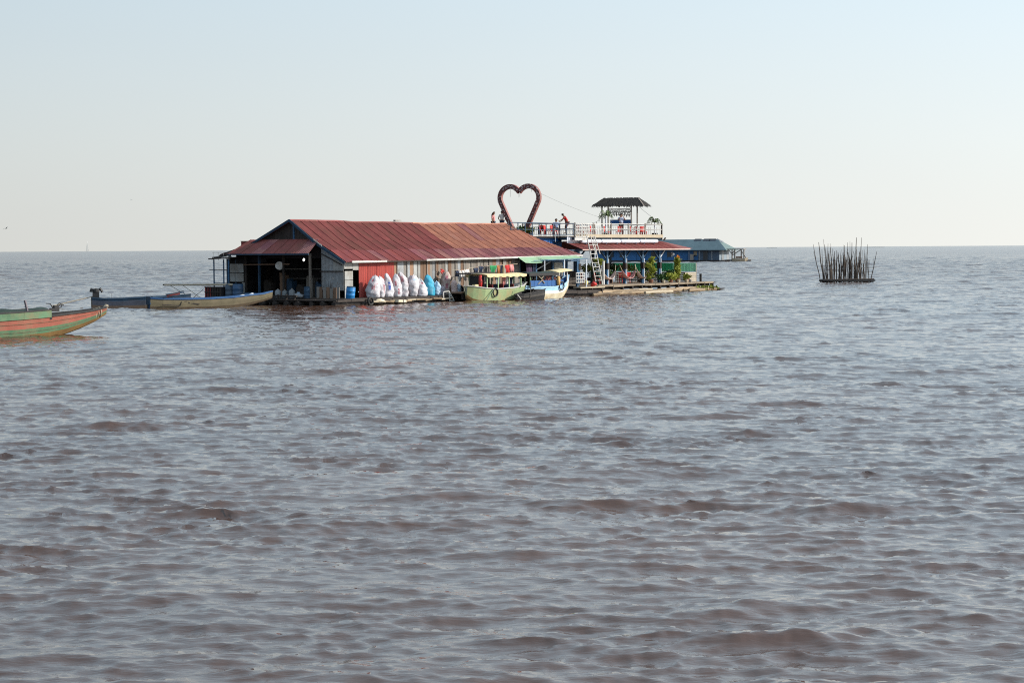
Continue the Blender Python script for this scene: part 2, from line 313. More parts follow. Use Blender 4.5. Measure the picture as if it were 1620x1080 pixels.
SACKW = M('white woven sack', (.52, .52, .56), .75, .14, 7, (.36, .28, .30), .7, 2.8, bump=1.0, rand=.05)
SACKB = M('turquoise woven sack', (.03, .30, .46), .65, .15, 3.5, (.5, .62, .68), .3, 2.0, bump=.5)
SACKL = M('pale blue sack', (.36, .50, .66), .7, .12, 3.5, (.6, .65, .7), .5, 2.0, bump=.5)
PINK = M('red sack print', (.32, .10, .13), .8, .3, 8, (.45, .38, .4), .7, 9); BPR = M('blue sack print', (.06, .10, .34), .8, .3, 8)
ROPE = M('grey rope', (.20, .18, .15), .9, .2); WIRE = M('thin grey wire', (.16, .17, .17), .6, .1)
CONC = M('pale foam float', (.62, .57, .45), .8, .2, 4, (.3, .22, .12), .7, 2)
TEAL = M('teal roof paint', (.065, .11, .135), .6, .15, .6, (.085, .135, .16), .5, .3, rand=.08)
TEAL_LIT = M('sunlit teal hip roof tint', (.12, .17, .165), .6, .12, .6)  # same teal roof, brightened in colour as if the sun struck the hip
FBLUE = M('far house blue wall', (.045, .16, .38), .7, .15, .6, (.04, .12, .27), .6, .5)
GLASS = M('dark window opening', (.03, .035, .045), .3, .2, spec=.5)
HEARTM = M('dark maroon heart panel', (.13, .045, .042), .6, .3, 2.0, (.05, .035, .035), .6, 1.2, spec=.4)
HEART_SUN = M('sunlit heart side tint', (.30, .13, .12), .6, .25, 2.0, (.12, .07, .06), .5, 1.2)  # lighter sides of the heart: sunlight painted into the colour
BULBM = M('unlit glass bulb', (.8, .78, .72), .2, .05, spec=.6)
def translucent(name, rgb, amt=.55):
    m = M(name, rgb, .7, .12, 3); n = m.node_tree.nodes; l = m.node_tree.links; t = n.new('ShaderNodeBsdfTranslucent'); t.inputs[0].default_value = (*rgb, 1)
    x = n.new('ShaderNodeMixShader'); x.inputs[0].default_value = amt; l.new(n['Principled BSDF'].outputs[0], x.inputs[1]); l.new(t.outputs[0], x.inputs[2]); l.new(x.outputs[0], n['Material Output'].inputs[0]); return m
TGREEN = translucent('sea green fence sheet', (.10, .42, .27)); TPALE = translucent('pale mint fence sheet', (.42, .68, .55))
TLEAF = translucent('thin yellow green leaf', (.24, .27, .04), .35)

def lerp(a, b, t): return a + (b - a) * t
def slots(n, a, b): return [a + (b - a) * (i + .5) / n for i in range(n)]

# ------------------------------------------------------------------ MAIN FLOATING HOUSE
H = T('floating_house', 'long floating timber and tin house with faded red corrugated gable roof and open dark front', 'floating house', (0, 0, 0))
MB().box((13.4, 4.7, .36), (30.2, 12.4, .16)).build('deck', WOODD, H)
for i in range(13): MB().box((-2.1, -1.0 + i * .93, .34), (.7, .88, .07)).build('deck_board', WOODD, H)
m = MB()
for i in range(13): m.tube([(-2.6 + rnd.uniform(-.2, .2), -1.35 + i * 1.08, .10), (13, -1.35 + i * 1.08, .08), (28.3, -1.35 + i * 1.08, .10)], .19, 7)
for i in range(16): m.beam((-2 + i * 2, -1.55, .24), (-2 + i * 2, 11.6, .24), .12)
m.build('float_log', WOODD, H, kind='stuff')
m = MB()
for i in range(22): m.box((-2 + i * 1.38, -1.76 + rnd.uniform(-.03, .03), .32 + rnd.uniform(-.04, .04)), (1.34, .05, .2 + rnd.uniform(-.05, .05)))
m.build('edge_board', WOODD, H, kind='stuff')  # dark tone stands for the shadow along the platform edge
def zr(v):
    if v < 2.2: return 4.2 - (2.2 - v) * .518
    if v < 4.6: return 4.2 + (v - 2.2) * .646
    if v < 8.1: return 5.75 - (v - 4.6) * .44
    return 4.21 - (v - 8.1) * .26
UE = 27.6
def Z(u, v): return zr(v) + (u / 27.0) * lerp(.24, -.12, (v + .4) / 5.0) - .07 * math.sin(math.pi * max(0, min(1, u / 25))) * (v > 3) + (.022 * math.sin(u * .9 + v) + .016 * math.sin(u * 2.3 + 2 * v))
def vtop(u): return 4.6 if u < 24.3 else 4.6 - (u - 24.3) / (UE - 24.3) * 4.95
ncol = 31; du = (UE + .35) / ncol
rows = [(2.15, 4.6, .0), (.9, 2.32, .02), (-.42, 1.02, .045)]
for c in range(ncol):
    u0 = -.30 + c * du; u1 = u0 + du + .04
    for k, (va, vb, dz) in enumerate(rows):
        t0, t1 = min(vb, vtop(u0)), min(vb, vtop(u1))
        if t0 - va < .25: continue
        t1 = max(t1, va + .05); j = rnd.uniform(-.006, .012) + dz; va2 = va - rnd.uniform(0, .05)
        if k == 2: mt = (LRED if rnd.random() < .8 else PUR) if c < 12 else (PUR if rnd.random() < .85 else LRED)
        else: mt = RED if u0 < 12.7 - (.3 if k else 0) else ORA
        if k == 0 and c in (20,): mt = PUR
        if k == 0 and c == 17: mt = M('patched orange sheet', (.36, .16, .11), .65, .25, 2.0, (.28, .16, .14), .7, .9)
        MB().corr((u0, va2, Z(u0, va2) + j), (u1, va2, Z(u1, va2) + j), (u1, t1, Z(u1, t1) + j), (u0, t0, Z(u0, t0) + j), 6, .032).build('roof_sheet', mt, H)
for c in range(14):
    u0 = -.35 + c * 1.78; u1 = u0 + 1.82
    MB().corr((u1, 8.2, zr(8.1)), (u0, 8.2, zr(8.1)), (u0, 4.58, Z(u0, 4.6)), (u1, 4.58, Z(u1, 4.6)), 12, .02).build('roof_sheet', RED if c < 7 else ORA, H)
    MB().corr((u1, 11.3, zr(11.3) + .02), (u0, 11.3, zr(11.3) + .02), (u0, 8.0, zr(8.1) - .02), (u1, 8.0, zr(8.1) - .02), 12, .02).build('roof_sheet', RED, H)
MB().sheet(lambda i, j: (-.38 + i * 13.1, 4.6 + (j - .5) * .26, Z(i * 13, 4.6) + .05 - abs(j - .5) * .18), 8, 2, .01).build('ridge_cap', RED, H)
MB().sheet(lambda i, j: (12.75 + i * 11.5, 4.6 + (j - .5) * .26, Z(12.75 + i * 11.5, 4.6) + .055 - abs(j - .5) * .18), 8, 2, .01).build('ridge_cap', ORA, H)
MB().box((11.2, 4.7, 5.78), (.7, .2, .1)).build('roof_patch', LTIN, H)
# barge boards, fascia, flashing
m = MB()
for a, b in (((4.6, 5.76), (2.2, 4.2)), ((2.2, 4.2), (-.4, 2.86)), ((4.6, 5.76), (8.1, 4.21))):
    m.beam((-.4, a[0], a[1] - .06), (-.4, b[0], b[1] - .06), .05, .17)
m.build('barge_board', DBLUE, H)
MB().beam((-.4, 8.1, 4.14), (-.4, 11.3, 3.28), .06, .16).build('barge_board', WOODD, H)
MB().sheet(lambda i, j: (-.44 - .02 * j, 2.35 - i * .75, 4.32 - i * .42 + .10 * j), 5, 2, .02).build('flashing', WHITE, H)
MB().beam((.3, -.44, 2.87), (3.9, -.44, 2.88), .04, .13).build('fascia_board', WHITE, H)
MB().beam((8.2, -.44, 2.93), (27.6, -.44, 3.11), .04, .13).build('fascia_board', WHITE, H)
MB().beam((3.9, -.42, 2.86), (8.2, -.42, 2.90), .05, .08).build('fascia_board', WOODD, H)
# gable front
gv = np.linspace(2.25, 8.05, 21)
for i in range(20):
    a, b = gv[i], gv[i + 1]
    MB().add([(-.02, a + .01, 4.25), (-.02, b - .01, 4.25), (-.02, b - .01, zr(b) - .05), (-.02, a + .01, zr(a) - .05), (.03, a + .01, 4.25), (.03, b - .01, 4.25), (.03, b - .01, zr(b) - .05), (.03, a + .01, zr(a) - .05)],
             [(0, 1, 2, 3), (7, 6, 5, 4), (0, 4, 5, 1), (2, 6, 7, 3), (0, 3, 7, 4), (1, 5, 6, 2)]).build('gable_board', WOODD, H)
MB().box((-.06, 4.5, 4.95), (.06, .13, 1.3)).build('gable_post', MBLUE, H)
sk_ = np.linspace(2.15, 8.5, 8); sk2 = np.linspace(2.0, 9.5, 8)
for i in range(7):
    MB().corr((-1.35, sk2[i + 1] + .03, 3.44), (-1.35, sk2[i] - .02, 3.44), (-.1, sk_[i] - .02, 4.42), (-.1, sk_[i + 1] + .03, 4.42), 7, .02).build('skirt_roof_sheet', PUR if i in (0, 4) else RED, H)
MB().corr((-1.3, 10.9, 3.18), (-1.3, 9.45, 3.42), (-.1, 8.5, 4.08), (-.1, 11.2, 3.32), 10, .02).build('skirt_roof_sheet', RED, H)
MB().beam((-1.38, 1.95, 3.40), (-1.38, 9.5, 3.40), .06, .1).build('eave_beam', DBLUE, H)
MB().beam((-1.38, 9.5, 3.38), (-1.38, 11.0, 3.12), .08, .14).build('eave_beam', WOODD, H)
# tin wall right of the opening
for v0, v1, z0, z1, mt in ((.02, .95, 2.25, 3.5, LTIN), (.97, 2.0, 2.25, 3.9, TIN), (.02, .95, .95, 2.22, TIN), (.97, 2.0, .95, 2.22, TIN)):
    za, zb = (min(z1, zr(v0) - .08), min(z1, zr(v1) - .08)) if z0 > 2 else (z1, z1)
    MB().corr((-.03, v1, z0), (-.03, v0, z0), (-.03, v0, za), (-.03, v1, zb), 8, .015).build('wall_sheet', mt, H)
MB().beam((-.1, .0, 2.24), (-.1, 2.1, 2.24), .06, .07).build('wall_rail', WOODD, H)
MB().beam((-.12, .1, 2.66), (-.12, 2.0, 3.45), .05).build('brace', WOODD, H)
for i in range(7): MB().box((-.55 + rnd.uniform(-.04, .04), .1 + i * .3, .78 + rnd.uniform(-.05, .05)), (.03, .26, .75)).build('low_board', WOODB if i % 2 else WOODG, H)
# interior
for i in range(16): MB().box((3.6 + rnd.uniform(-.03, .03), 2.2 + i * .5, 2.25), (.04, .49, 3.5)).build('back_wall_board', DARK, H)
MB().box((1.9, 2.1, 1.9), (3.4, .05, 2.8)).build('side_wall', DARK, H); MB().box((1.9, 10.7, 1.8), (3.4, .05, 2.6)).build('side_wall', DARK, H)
MB().box((14, 11.0, 1.8), (28, .06, 2.6)).build('rear_wall', WOODD, H)
for v, mt in ((2.95, WOODG), (5.4, WOODD), (7.7, DBLUE), (9.0, WOODD), (10.55, WOODD)):
    MB().box((-.15, v, 1.95), (.13, .13, 3.0)).build('post', mt, H)
MB().beam((-.2, 4.8, 2.72), (-.2, 9.8, 2.68), .05, .07).build('rail', WOODB, H)
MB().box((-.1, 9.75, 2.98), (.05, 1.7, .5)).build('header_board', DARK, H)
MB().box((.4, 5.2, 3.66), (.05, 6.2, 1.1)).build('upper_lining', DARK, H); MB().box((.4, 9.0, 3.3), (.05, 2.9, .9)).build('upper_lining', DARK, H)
for a, b, c, d in ((10.45, 9.98, 1.5, 2.1), (9.94, 9.16, 1.5, 2.1), (10.45, 9.98, 2.14, 2.74), (9.94, 9.16, 2.14, 2.74)):
    MB().box((-.22, (a + b) / 2, (c + d) / 2), (.03, a - b, d - c)).build('white_panel', LTIN, H)
MB().box((-.20, 9.15, .95), (.03, .35, 1.0)).build('white_panel', LTIN, H)
for i, (v, h, w_, mt) in enumerate(((3.6, .9, .5, DBLUE), (4.4, 1.3, .6, WOODG), (5.2, .7, .9, WOODD), (6.3, 1.1, .5, DBLUE), (7.0, 1.5, .4, WOODB), (8.4, 1.0, .7, WOODD))):
    MB().box((1.6, v, .44 + h / 2), (.5, w_, h)).box((1.55, v + .1, .44 + h + .08), (.4, w_ * .5, .16)).build('stored_goods', mt, H)
for z in (1.7, 2.35): MB().box((2.6, 5.6, z), (.35, 4.6, .05)).build('shelf', WOODG, H)
# long front wall
MB().box((.42, .0, 2.62), (.84, .03, .44)).build('wall_sheet', LTIN, H); MB().box((1.14, -.01, 2.56), (.56, .03, .50)).build('wall_sheet', LTIN, H)
for i in range(3): MB().box((.42, -.02, .72 + i * .62), (.82, .03, .59)).build('wall_sheet', LTIN if i else TIN, H)
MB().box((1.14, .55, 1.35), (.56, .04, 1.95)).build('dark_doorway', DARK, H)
for i in range(4): MB().corr((1.44 + i * .92, -.01, .45), (2.38 + i * .92, -.01, .45), (2.38 + i * .92, -.01, 2.84), (1.44 + i * .92, -.01, 2.84), 5, .03).build('red_wall_sheet', WRED, H)
u = 5.13; kinds = [WOODB, TIN, TIN, WOODG, TIN, WOODB, LTIN, LTIN, WOODB, WOODB, WOODB, WOODG, TIN, WOODB]
i = 0
while u < 19.6:
    wd = rnd.uniform(.27, .46); mt = kinds[i] if i < len(kinds) else rnd.choice([WOODB, WOODG, TIN, WOODG, WOODB, WOODG, LTIN])
    MB().box((u + wd / 2, rnd.uniform(-.03, .03), 1.66 + rnd.uniform(-.03, .03)), (wd - .015, .03, 2.5)).build('wall_board', mt, H)
    if i % 3 == 0: MB().box((u + wd, -.055, 1.66), (.035, .03, 2.38)).build('batten', LTIN if i % 2 else WOODG, H)
    u += wd; i += 1
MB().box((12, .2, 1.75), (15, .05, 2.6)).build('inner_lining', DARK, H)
# open porch at the far end
for uu, vv, mt in ((19.8, 0, DBLUE), (21.9, 0, MBLUE), (24.1, 0, MBLUE), (26.0, 0, MBLUE), (27.3, -.1, MBLUE), (20.6, 5.6, DARK), (22.6, 5.6, DBLUE), (25.2, 5.6, MBLUE), (27.3, 5.6, DARK)):
    MB().box((uu, vv, 1.65), (.15, .15, 2.5)).build('porch_post', mt, H)
MB().box((25.0, 3.2, 1.7), (.06, 3.0, 2.5)).build('partition', DARK, H)
MB().box((26.3, 1.0, 2.05), (1.15, .04, 1.1)).build('tarpaulin_screen', M('grey beige tarpaulin', (.34, .33, .29), .8, .2), H)
MB().box((26.3, .96, 2.62), (1.3, .05, .07)).box((26.3, .96, 1.48), (1.3, .05, .07)).box((26.9, .96, 2.05), (.07, .05, 1.2)).build('screen_frame', MBLUE, H)
MB().box((26.0, 1.0, .95), (2.4, .05, .9)).build('low_wall', DRED, H)
MB().beam((22.0, -.05, 2.1), (24.0, -.05, 2.75), .07).build('brace', TIN, H)
MB().beam((20, -.1, 2.72), (27.5, -.1, 2.72), .1, .12).build('porch_beam', MBLUE, H)
# the cloth awning strung along the porch
aw = T('green_awning', 'pale green cloth awning strung under the long white eave above the tour boats', 'awning', (23.6, -.7, 2.92))
MB().sheet(lambda i, j: (-4.6 + 7.7 * i, .25 - .7 * j, .10 - .20 * j + .08 * i - .06 * abs(math.sin(i * 9)) * j - (.20 * j if i < .28 else 0)), 40, 4, .015).build('cloth', GREENC, aw)
MB().beam((-3.6, -.5, -.14), (3.6, -.5, -.04), .05).build('pole', MBLUE, aw)
for x in (-2.2, .4, 3.4): MB().beam((x, -.48, -2.3), (x, -.48, -.1), .07).build('post', WHITEB, aw)
# second storey in blue behind the roof end
B2 = T('upper_storey', 'bright blue upper storey wall carrying the railed roof terrace behind the heart', 'terrace', (27, 4, 0))
MB().box((.4, .0, 4.0), (7.2, .08, 1.15)).build('blue_wall', BLUE, B2)
MB().box((4.0, 2.0, 4.0), (.08, 4.0, 1.15)).build('blue_wall', BLUE, B2)
MB().box((1.7, 2.2, 4.6), (10.6, 5.2, .12)).build('terrace_floor', WOODD, B2); MB().box((-1.3, 3.2, 4.86), (3.6, 1.8, .12)).build('raised_floor', WOODD, B2)
for x in (-3.1, .3, 3.9): MB().box((x, 4.6, 2.3), (.14, .14, 4.4)).build('post', WOODD, B2)
MB().beam((-3.4, -.32, 5.72), (7.2, -.32, 5.66), .07).beam((-3.4, -.32, 5.2), (7.2, -.32, 5.14), .05).beam((-3.4, -.32, 4.8), (7.2, -.32, 4.78), .05).build('rail', DBLUE, B2)
for i in range(12): MB().box((-3.3 + i * .95, -.32, 5.18), (.06, .06, 1.1)).build('rail_post', DBLUE, B2)
m = MB()
for i in range(24): m.box((-.1 + i * .31, -.3, 4.98), (.045, .03, .38))
m.build('baluster', WHITE, B2, kind='stuff')
MB().beam((-.4, -.34, 4.72), (7.0, -.34, 4.70), .05, .06).build('white_skirting', WHITE, B2)
for x, q in ((2.2, .4), (5.2, .4)): MB().beam((x, -.7, 4.2), (x + q, -.36, 5.3), .04).build('brace', WHITE, B2)
# side lean-to frame at the far left
F1 = T('blue_pipe_frame', 'blue painted pipe frame standing at the left end of the floating house', 'scaffold', (-1.5, 9.9, .3))
for x, y in ((0, .85), (0, -.10), (0, -.58), (1.4, .9), (1.4, .1)): MB().tube([(x, y, 0), (x, y, 2.75)], .05, 6).build('upright', MBLUE, F1)
for z in (2.05, 1.15): MB().tube([(0, -.6, z), (0, 1.3 if z > 2 else .9, z)], .028, 6).build('rail', MBLUE if z < 2 else WOODD, F1)
MB().tube([(0, -.6, .62), (0, .85, .62)], .045, 6).build('rail', WOODD, F1)
MB().beam((0, -.5, .62), (0, -.2, .3), .05).beam((0, .2, .62), (0, .5, .3), .05).build('brace', WOODB, F1)
m = MB()
for z in (2.95, 3.25): m.tube([(0, -.9, z), (0, 1.0, z)], .014, 5)
for y in (-.7, -.1, .4, .9): m.tube([(0, y, 2.7), (0, y, 3.25)], .012, 5)
m.build('thin_rail', WIRE, F1)
MB().add([(-.3, -.7, 2.82), (-.3, 1.1, 2.76), (1.6, 1.1, 2.82), (1.6, -.7, 2.9), (-.3, -.7, 2.90), (-.3, 1.1, 2.84), (1.6, 1.1, 2.90), (1.6, -.7, 2.98)], [(3, 2, 1, 0), (4, 5, 6, 7), (0, 1, 5, 4), (2, 3, 7, 6), (1, 2, 6, 5), (0, 4, 7, 3)]).build('canopy', WOODD, F1)
bx = T('roof_box', 'small red and cream box lying on the lean-to roof left of the gable', 'box', (.2, 8.9, 4.0))
MB().box((0, 0, .12), (.8, .95, .34)).build('body', DRED, bx); MB().box((0, 0, .31), (.85, 1.0, .05)).build('lid', CREAM, bx)

# things in and before the dark front
o = MB().lathe([(0, 0), (.27, 0), (.29, .02), (.29, .05), (.27, .07), (0, .07)][1:5], 28).build('round_board', WHITE); o.data.transform(Matrix.Rotation(R(-90), 4, 'Y'))
tag(o, 'round white board hanging in the dark open front of the floating house', 'sign board', (-.35, 5.6, 2.62), R(-90) - A + R(8))
lb = T('hanging_bulb', 'single lit white bulb hanging under the front eave of the floating house', 'light bulb', (-.6, 3.1, 3.02))
MB().lathe([(.02, -.1), (.06, -.06), (.075, 0), (.05, .06), (.03, .1)], 12).build('bulb', M('lit bulb glass', (1, .98, .95), emit=1.8), lb, True)
MB().tube([(0, 0, .1), (0, 0, .4)], .012, 5).build('cord', RUB, lb)
def jug(loc, label, mt, s=1.0):
    j = T('plastic_jug', label, 'jug', loc, group='plastic containers in the open front')
    MB().lathe([(.18 * s, 0), (.2 * s, .05), (.2 * s, .42 * s), (.13 * s, .5 * s), (.06 * s, .54 * s)], 14).build('body', mt, j, True); MB().lathe([(.06 * s, .54 * s), (.06 * s, .6 * s)], 10).build('cap', WOODG, j)
JW = M('grey white plastic', (.22, .235, .25), .5, .15, rand=.15)
jug((-.9, 5.25, .44), 'left white plastic jug on the deck below the round board', JW, 1.05)
jug((-.9, 3.95, .44), 'right white plastic jug on the deck, nearer to the lit bulb', JW, 1.1)
jug((-.8, 4.7, .44), 'darker grey jug between the two white jugs on the front deck', M('grey plastic', (.17, .19, .2), .5, .2), .95)
st = T('stilt_frame', 'dark low timber rack between the front deck and the water below the round board', 'rack', (-2.3, 4.2, .1))
for i in range(6): MB().box((0, -1.8 + i * .75, .25), (.1, .1, .7)).build('leg', WOODD, st)
MB().beam((0, -2, .5), (0, 2.2, .5), .12).beam((0, -2, .15), (0, 2.2, .15), .1).build('rail', WOODD, st)
def drum(loc, label, mt, r=.29, h=.88, g='blue drums on the house deck', rx=0):
    d = T('plastic_drum', label, 'drum', loc, group=g, rx=rx)
    MB().lathe([(r * .93, 0), (r, .04), (r, h * .32), (r * 1.04, h * .34), (r * 1.04, h * .37), (r, h * .39), (r, h * .65), (r * 1.04, h * .67), (r * 1.04, h * .7), (r, h * .72), (r, h - .04), (r * .93, h)], 20).build('body', mt, d, True)
    MB().lathe([(r * .97, h - .01), (r * .97, h + .03), (r * .8, h + .035)], 20).build('lid', DBLUE, d); return d
drum((-1.75, 8.95, .35), 'grey blue drum standing next to the dark red crate', M('greyish blue drum', (.07, .10, .14), .5, .15), .34, 1.0)
drum((-1.75, 8.2, .35), 'larger blue drum right of the grey blue drum at the left end', DRUM, .37, 1.02)
drum((-1.6, 7.2, .35), 'short blue tub low behind the long ochre boat', DRUM, .42, .42)
drum((-.75, -1.15, .42), 'bright blue drum tilted at the near corner of the tin wall', BRIGHTB, .30, .8, rx=.12)
drum((-1.2, 2.3, .35), 'thin dark blue drum beside the low plank fence under the tin wall', DBLUE, .2, .85)
cr = T('slatted_crate', 'dark red slatted crate at the left end of the house deck under the long pole', 'crate', (-1.8, 10.15, .35))
for i in range(7): MB().box((-.42, -.72 + i * .24, .42), (.03, .1, .84)).build('slat', DRED if i > 3 else WOODD, cr)
MB().box((.02, 0, .42), (.8, 1.5, .8)).build('inner_box', DARK, cr)
for z in (.08, .45, .8): MB().box((-.45, 0, z), (.03, 1.6, .06)).build('rail', WOODD, cr)
pl = T('long_pole', 'long pale bamboo pole jutting out to the left over the water from the crate', 'pole', (-2.0, 8.4, 1.3))
MB().tube([(0, 0, .03), (.1, 4.0, 0), (.2, 7.0, -.05)], [.075, .065, .05], 8).build('shaft', CREAM, pl); MB().tube([(.2, 4.4, -.0), (.25, 7.2, -.02)], .055, 8).build('sleeve', WOODD, pl)
for a, b in (((.2, 6.6, 0), (0, 4.0, -.95)), ((.15, 5.2, 0), (-.1, 3.1, -.9)), ((.0, 2.9, -.3), (0, 4.0, -.95))): MB().tube([a, b], .02, 5).build('stay', ROPE, pl)
# bundle and branches
bd = T('cloth_bundle', 'pale cloth bundle heaped on the front deck right of the jugs', 'bundle', (-1.3, 2.95, .42))
def blob(r, seed, sx=1, sy=1, sz=1, n=10, k=7, amp=.2):
    rr = random.Random(seed); ph = [(rr.uniform(0, 6), rr.uniform(1, 3.5), rr.uniform(1, 3)) for _ in range(4)]
    def rad(t, p): return r * (1 + amp * sum(math.sin(a + t * int(b + .5) + p * c) for a, b, c in ph) / 2)
    m = MB(); vs = []
    for i in range(1, k):
        p = math.pi * i / k
        for j in range(n):
            t = 2 * math.pi * j / n; q = rad(t, p); vs.append((q * sx * math.sin(p) * math.cos(t), q * sy * math.sin(p) * math.sin(t), r * sz + q * sz * -math.cos(p)))
    vs += [(0, 0, 0), (0, 0, 2 * r * sz)]; a, b = len(vs) - 2, len(vs) - 1
    fs = [(i * n + j, i * n + (j + 1) % n, (i + 1) * n + (j + 1) % n, (i + 1) * n + j) for i in range(k - 2) for j in range(n)]
    fs += [(a, (j + 1) % n, j) for j in range(n)] + [(b, (k - 2) * n + j, (k - 2) * n + (j + 1) % n) for j in range(n)]
    return m.add(vs, fs)
blob(.3, 4, 1, 1.3, .6).build('cloth', JW, bd, True); blob(.17, 5, 1, 1, 1.3).build('upper_fold', M('blue grey cloth', (.2, .26, .34), .8), bd, True)
dr = T('dry_branches', 'bare dry branches sticking up behind the low plank fence at the corner', 'branches', (-.45, .9, .5))
for i in range(9):
    a = rnd.uniform(-.8, .8); MB().tube([(0, a * .3, 0), (rnd.uniform(-.1, .1), a * .6, .5), (rnd.uniform(-.2, .1), a * 1.1, .9 + rnd.uniform(0, .3))], [.02, .014, .006], 5).build('branch', WOODD, dr)

# ------------------------------------------------------------------ SACKS
def sack(u, v, h, wd, lean, mt, label, prints=(), peak=0, seed=0, slump=0):
    t = T('woven_sack', label, 'sack', (u, v, .44), rnd.uniform(-.2, .2), 'big sacks stacked against the long wall')
    rr = random.Random(seed); n = 20; k = 18; vs = []; ph = [rr.uniform(0, 6.28) for _ in range(8)]
    for i in range(k + 1):
        f = i / k
        r = wd / 2 * (1.0 - .22 * (1 - f) ** 6) * (1 if f < .6 else (1 - .32 * ((f - .6) / .3) ** 1.8 if f < .9 else .68 - .30 * (f - .9) / .1) * (1 - .15 * peak))
        r *= 1 + .13 * math.sin(f * 4.0 + ph[0]) - (.25 * f if slump else 0)
        cx = lean * f * f * h; cz = h * f + (peak * .06 if i == k else 0)
        for j in range(n):
            a = 2 * math.pi * j / n
            w_ = 1 + .055 * math.sin(3 * a + ph[1] + f * 5) + .07 * math.sin(5 * a + ph[2] - f * 8) + .04 * math.sin(7 * a + ph[7] + f * 13) + .045 * math.sin(f * 18 + ph[3] + 2 * a) + .04 * math.sin(f * 29 + 3 * a + ph[4])
            if f > .72: w_ += .22 * (f - .72) / .28 * math.sin(4 * a + ph[5])
            vs.append((cx + r * w_ * math.cos(a) + peak * .16 * (-1 if f > .8 else 0) * (f - .8) * 5, r * w_ * .86 * math.sin(a), cz + (.03 * math.sin(2 * a + ph[6]) if f > .5 else 0)))
    fs = [(i * n + j, i * n + (j + 1) % n, (i + 1) * n + (j + 1) % n, (i + 1) * n + j) for i in range(k) for j in range(n)] + [tuple(range(n))[::-1], tuple(range(k * n, (k + 1) * n))]
    b = MB().add(vs, fs).build('sack_body', mt, t, True)
    # prints are flat patches of ink that follow the cloth, a hair proud of it
    for (f0, f1, a0, a1, pm) in prints:
        pv = []; A0, A1 = R(a0), R(a1); q = []
        for i in range(5):
            for j in range(5):
                f = (f0 + (f1 - f0) * i / 4) * k; a = ((A0 + (A1 - A0) * j / 4) % (2 * math.pi)) / (2 * math.pi) * n
                i0 = int(f); j0 = int(a); ff, fa = f - i0, a - j0
                P = lambda ii, jj: Vector(vs[ii * n + jj % n])
                p = (P(i0, j0) * (1 - fa) + P(i0, j0 + 1) * fa) * (1 - ff) + (P(i0 + 1, j0) * (1 - fa) + P(i0 + 1, j0 + 1) * fa) * ff
                c = Vector((lean * (i0 / k) ** 2 * h, 0, p.z)); pv.append(p + (p - c).normalized() * .008)
        q = [(i * 5 + j, i * 5 + j + 1, (i + 1) * 5 + j + 1, (i + 1) * 5 + j) for i in range(4) for j in range(4)]
        MB().add(pv, q).build('print', pm, t, True)
    MB().tube([(lean * h - peak * .15, 0, h - .03), (lean * h - peak * .18 + .04, .02, h + .09)], [.05, .02], 6).build('tied_neck', mt, t)
    return t
V0 = -.85
sack(1.95, V0, 1.45, .95, .12, SACKW, 'leftmost and widest white sack with a dark red print, leaning by the red wall', [(.38, .58, 215, 245, PINK), (.60, .63, 200, 280, PINK), (.76, .9, 200, 225, PINK)], seed=1)
sack(2.75, V0, 1.38, .62, -.08, SACKW, 'narrow white sack with red print, second from the left of the row', [(.2, .6, 270, 300, PINK)], seed=2)
sack(3.55, V0, 1.55, .74, -.06, SACKW, 'white sack with a tall blue print, third from the left of the row', [(.32, .66, 235, 262, BPR)], .6, seed=3)
sack(4.45, V0, 1.52, .76, -.10, SACKW, 'white sack with faint red prints directly right of the blue printed sack', [(.5, .75, 195, 220, PINK), (.12, .38, 230, 250, PINK)], seed=4)
sack(5.25, V0, 1.58, .74, -.14, SACKW, 'pointed white sack with a red patch near its peak in mid row', [(.62, .88, 195, 235, PINK)], 1.0, seed=5)
sack(6.2, V0, 1.42, .78, 0, SACKW, 'plain white sack between the pointed sack and the slumped low sack', [(.8, .86, 230, 290, SACKL)], seed=6)
sack(7.05, V0 - .1, 1.16, .98, -.22, SACKW, 'low slumped white sack leaning against the turquoise sack', [(.7, .8, 220, 250, PINK)], .3, seed=7, slump=1)
sack(7.95, V0, 1.42, .92, -.14, SACKB, 'turquoise blue sack, the only strongly blue one in the row', (), seed=8)
sack(8.9, V0, .95, .62, -.16, SACKL, 'small pale blue sack at the right end of the row', (), seed=9)
sack(10.05, V0 + .2, 1.6, .72, .06, M('dirty beige woven sack', (.42, .36, .33), .8, .15, 3.5, (.3, .18, .16), .6, 2), 'tall beige sack with dark red prints standing apart beside the black tyre', [(.3, .5, 230, 270, PINK), (.66, .85, 220, 260, PINK)], seed=10)
sack(10.55, V0 - .2, 1.0, .55, -.06, M('pinkish white sack', (.66, .50, .47), .8, .15), 'pinkish white small sack right of the tall beige sack', (), seed=11)
sack(11.0, V0 - .2, .72, .5, 0, SACKL, 'short pale blue bag at the foot of the laundry line', (), seed=12)
sack(9.45, V0 + .1, .62, .6, .2, M('grey sack', (.30, .27, .30), .8, .2), 'low grey sack lying between the small pale blue sack and the tall beige one', (), seed=13)
fl = T('red_flower_bunch', 'bunch of bright red plastic flowers hung on the boards above the beige sack', 'flowers', (10.2, -.15, 2.05))
for i in range(14):
    a = rnd.uniform(0, 6.3); q = rnd.uniform(0, .22); b_ = blob(.07, i, 1, .5, .8, 6, 5); 
    o = b_.build('flower', REDC, fl, True); o.location = (q * math.cos(a) * 1.2, -.05 - rnd.uniform(0, .1), q * math.sin(a))
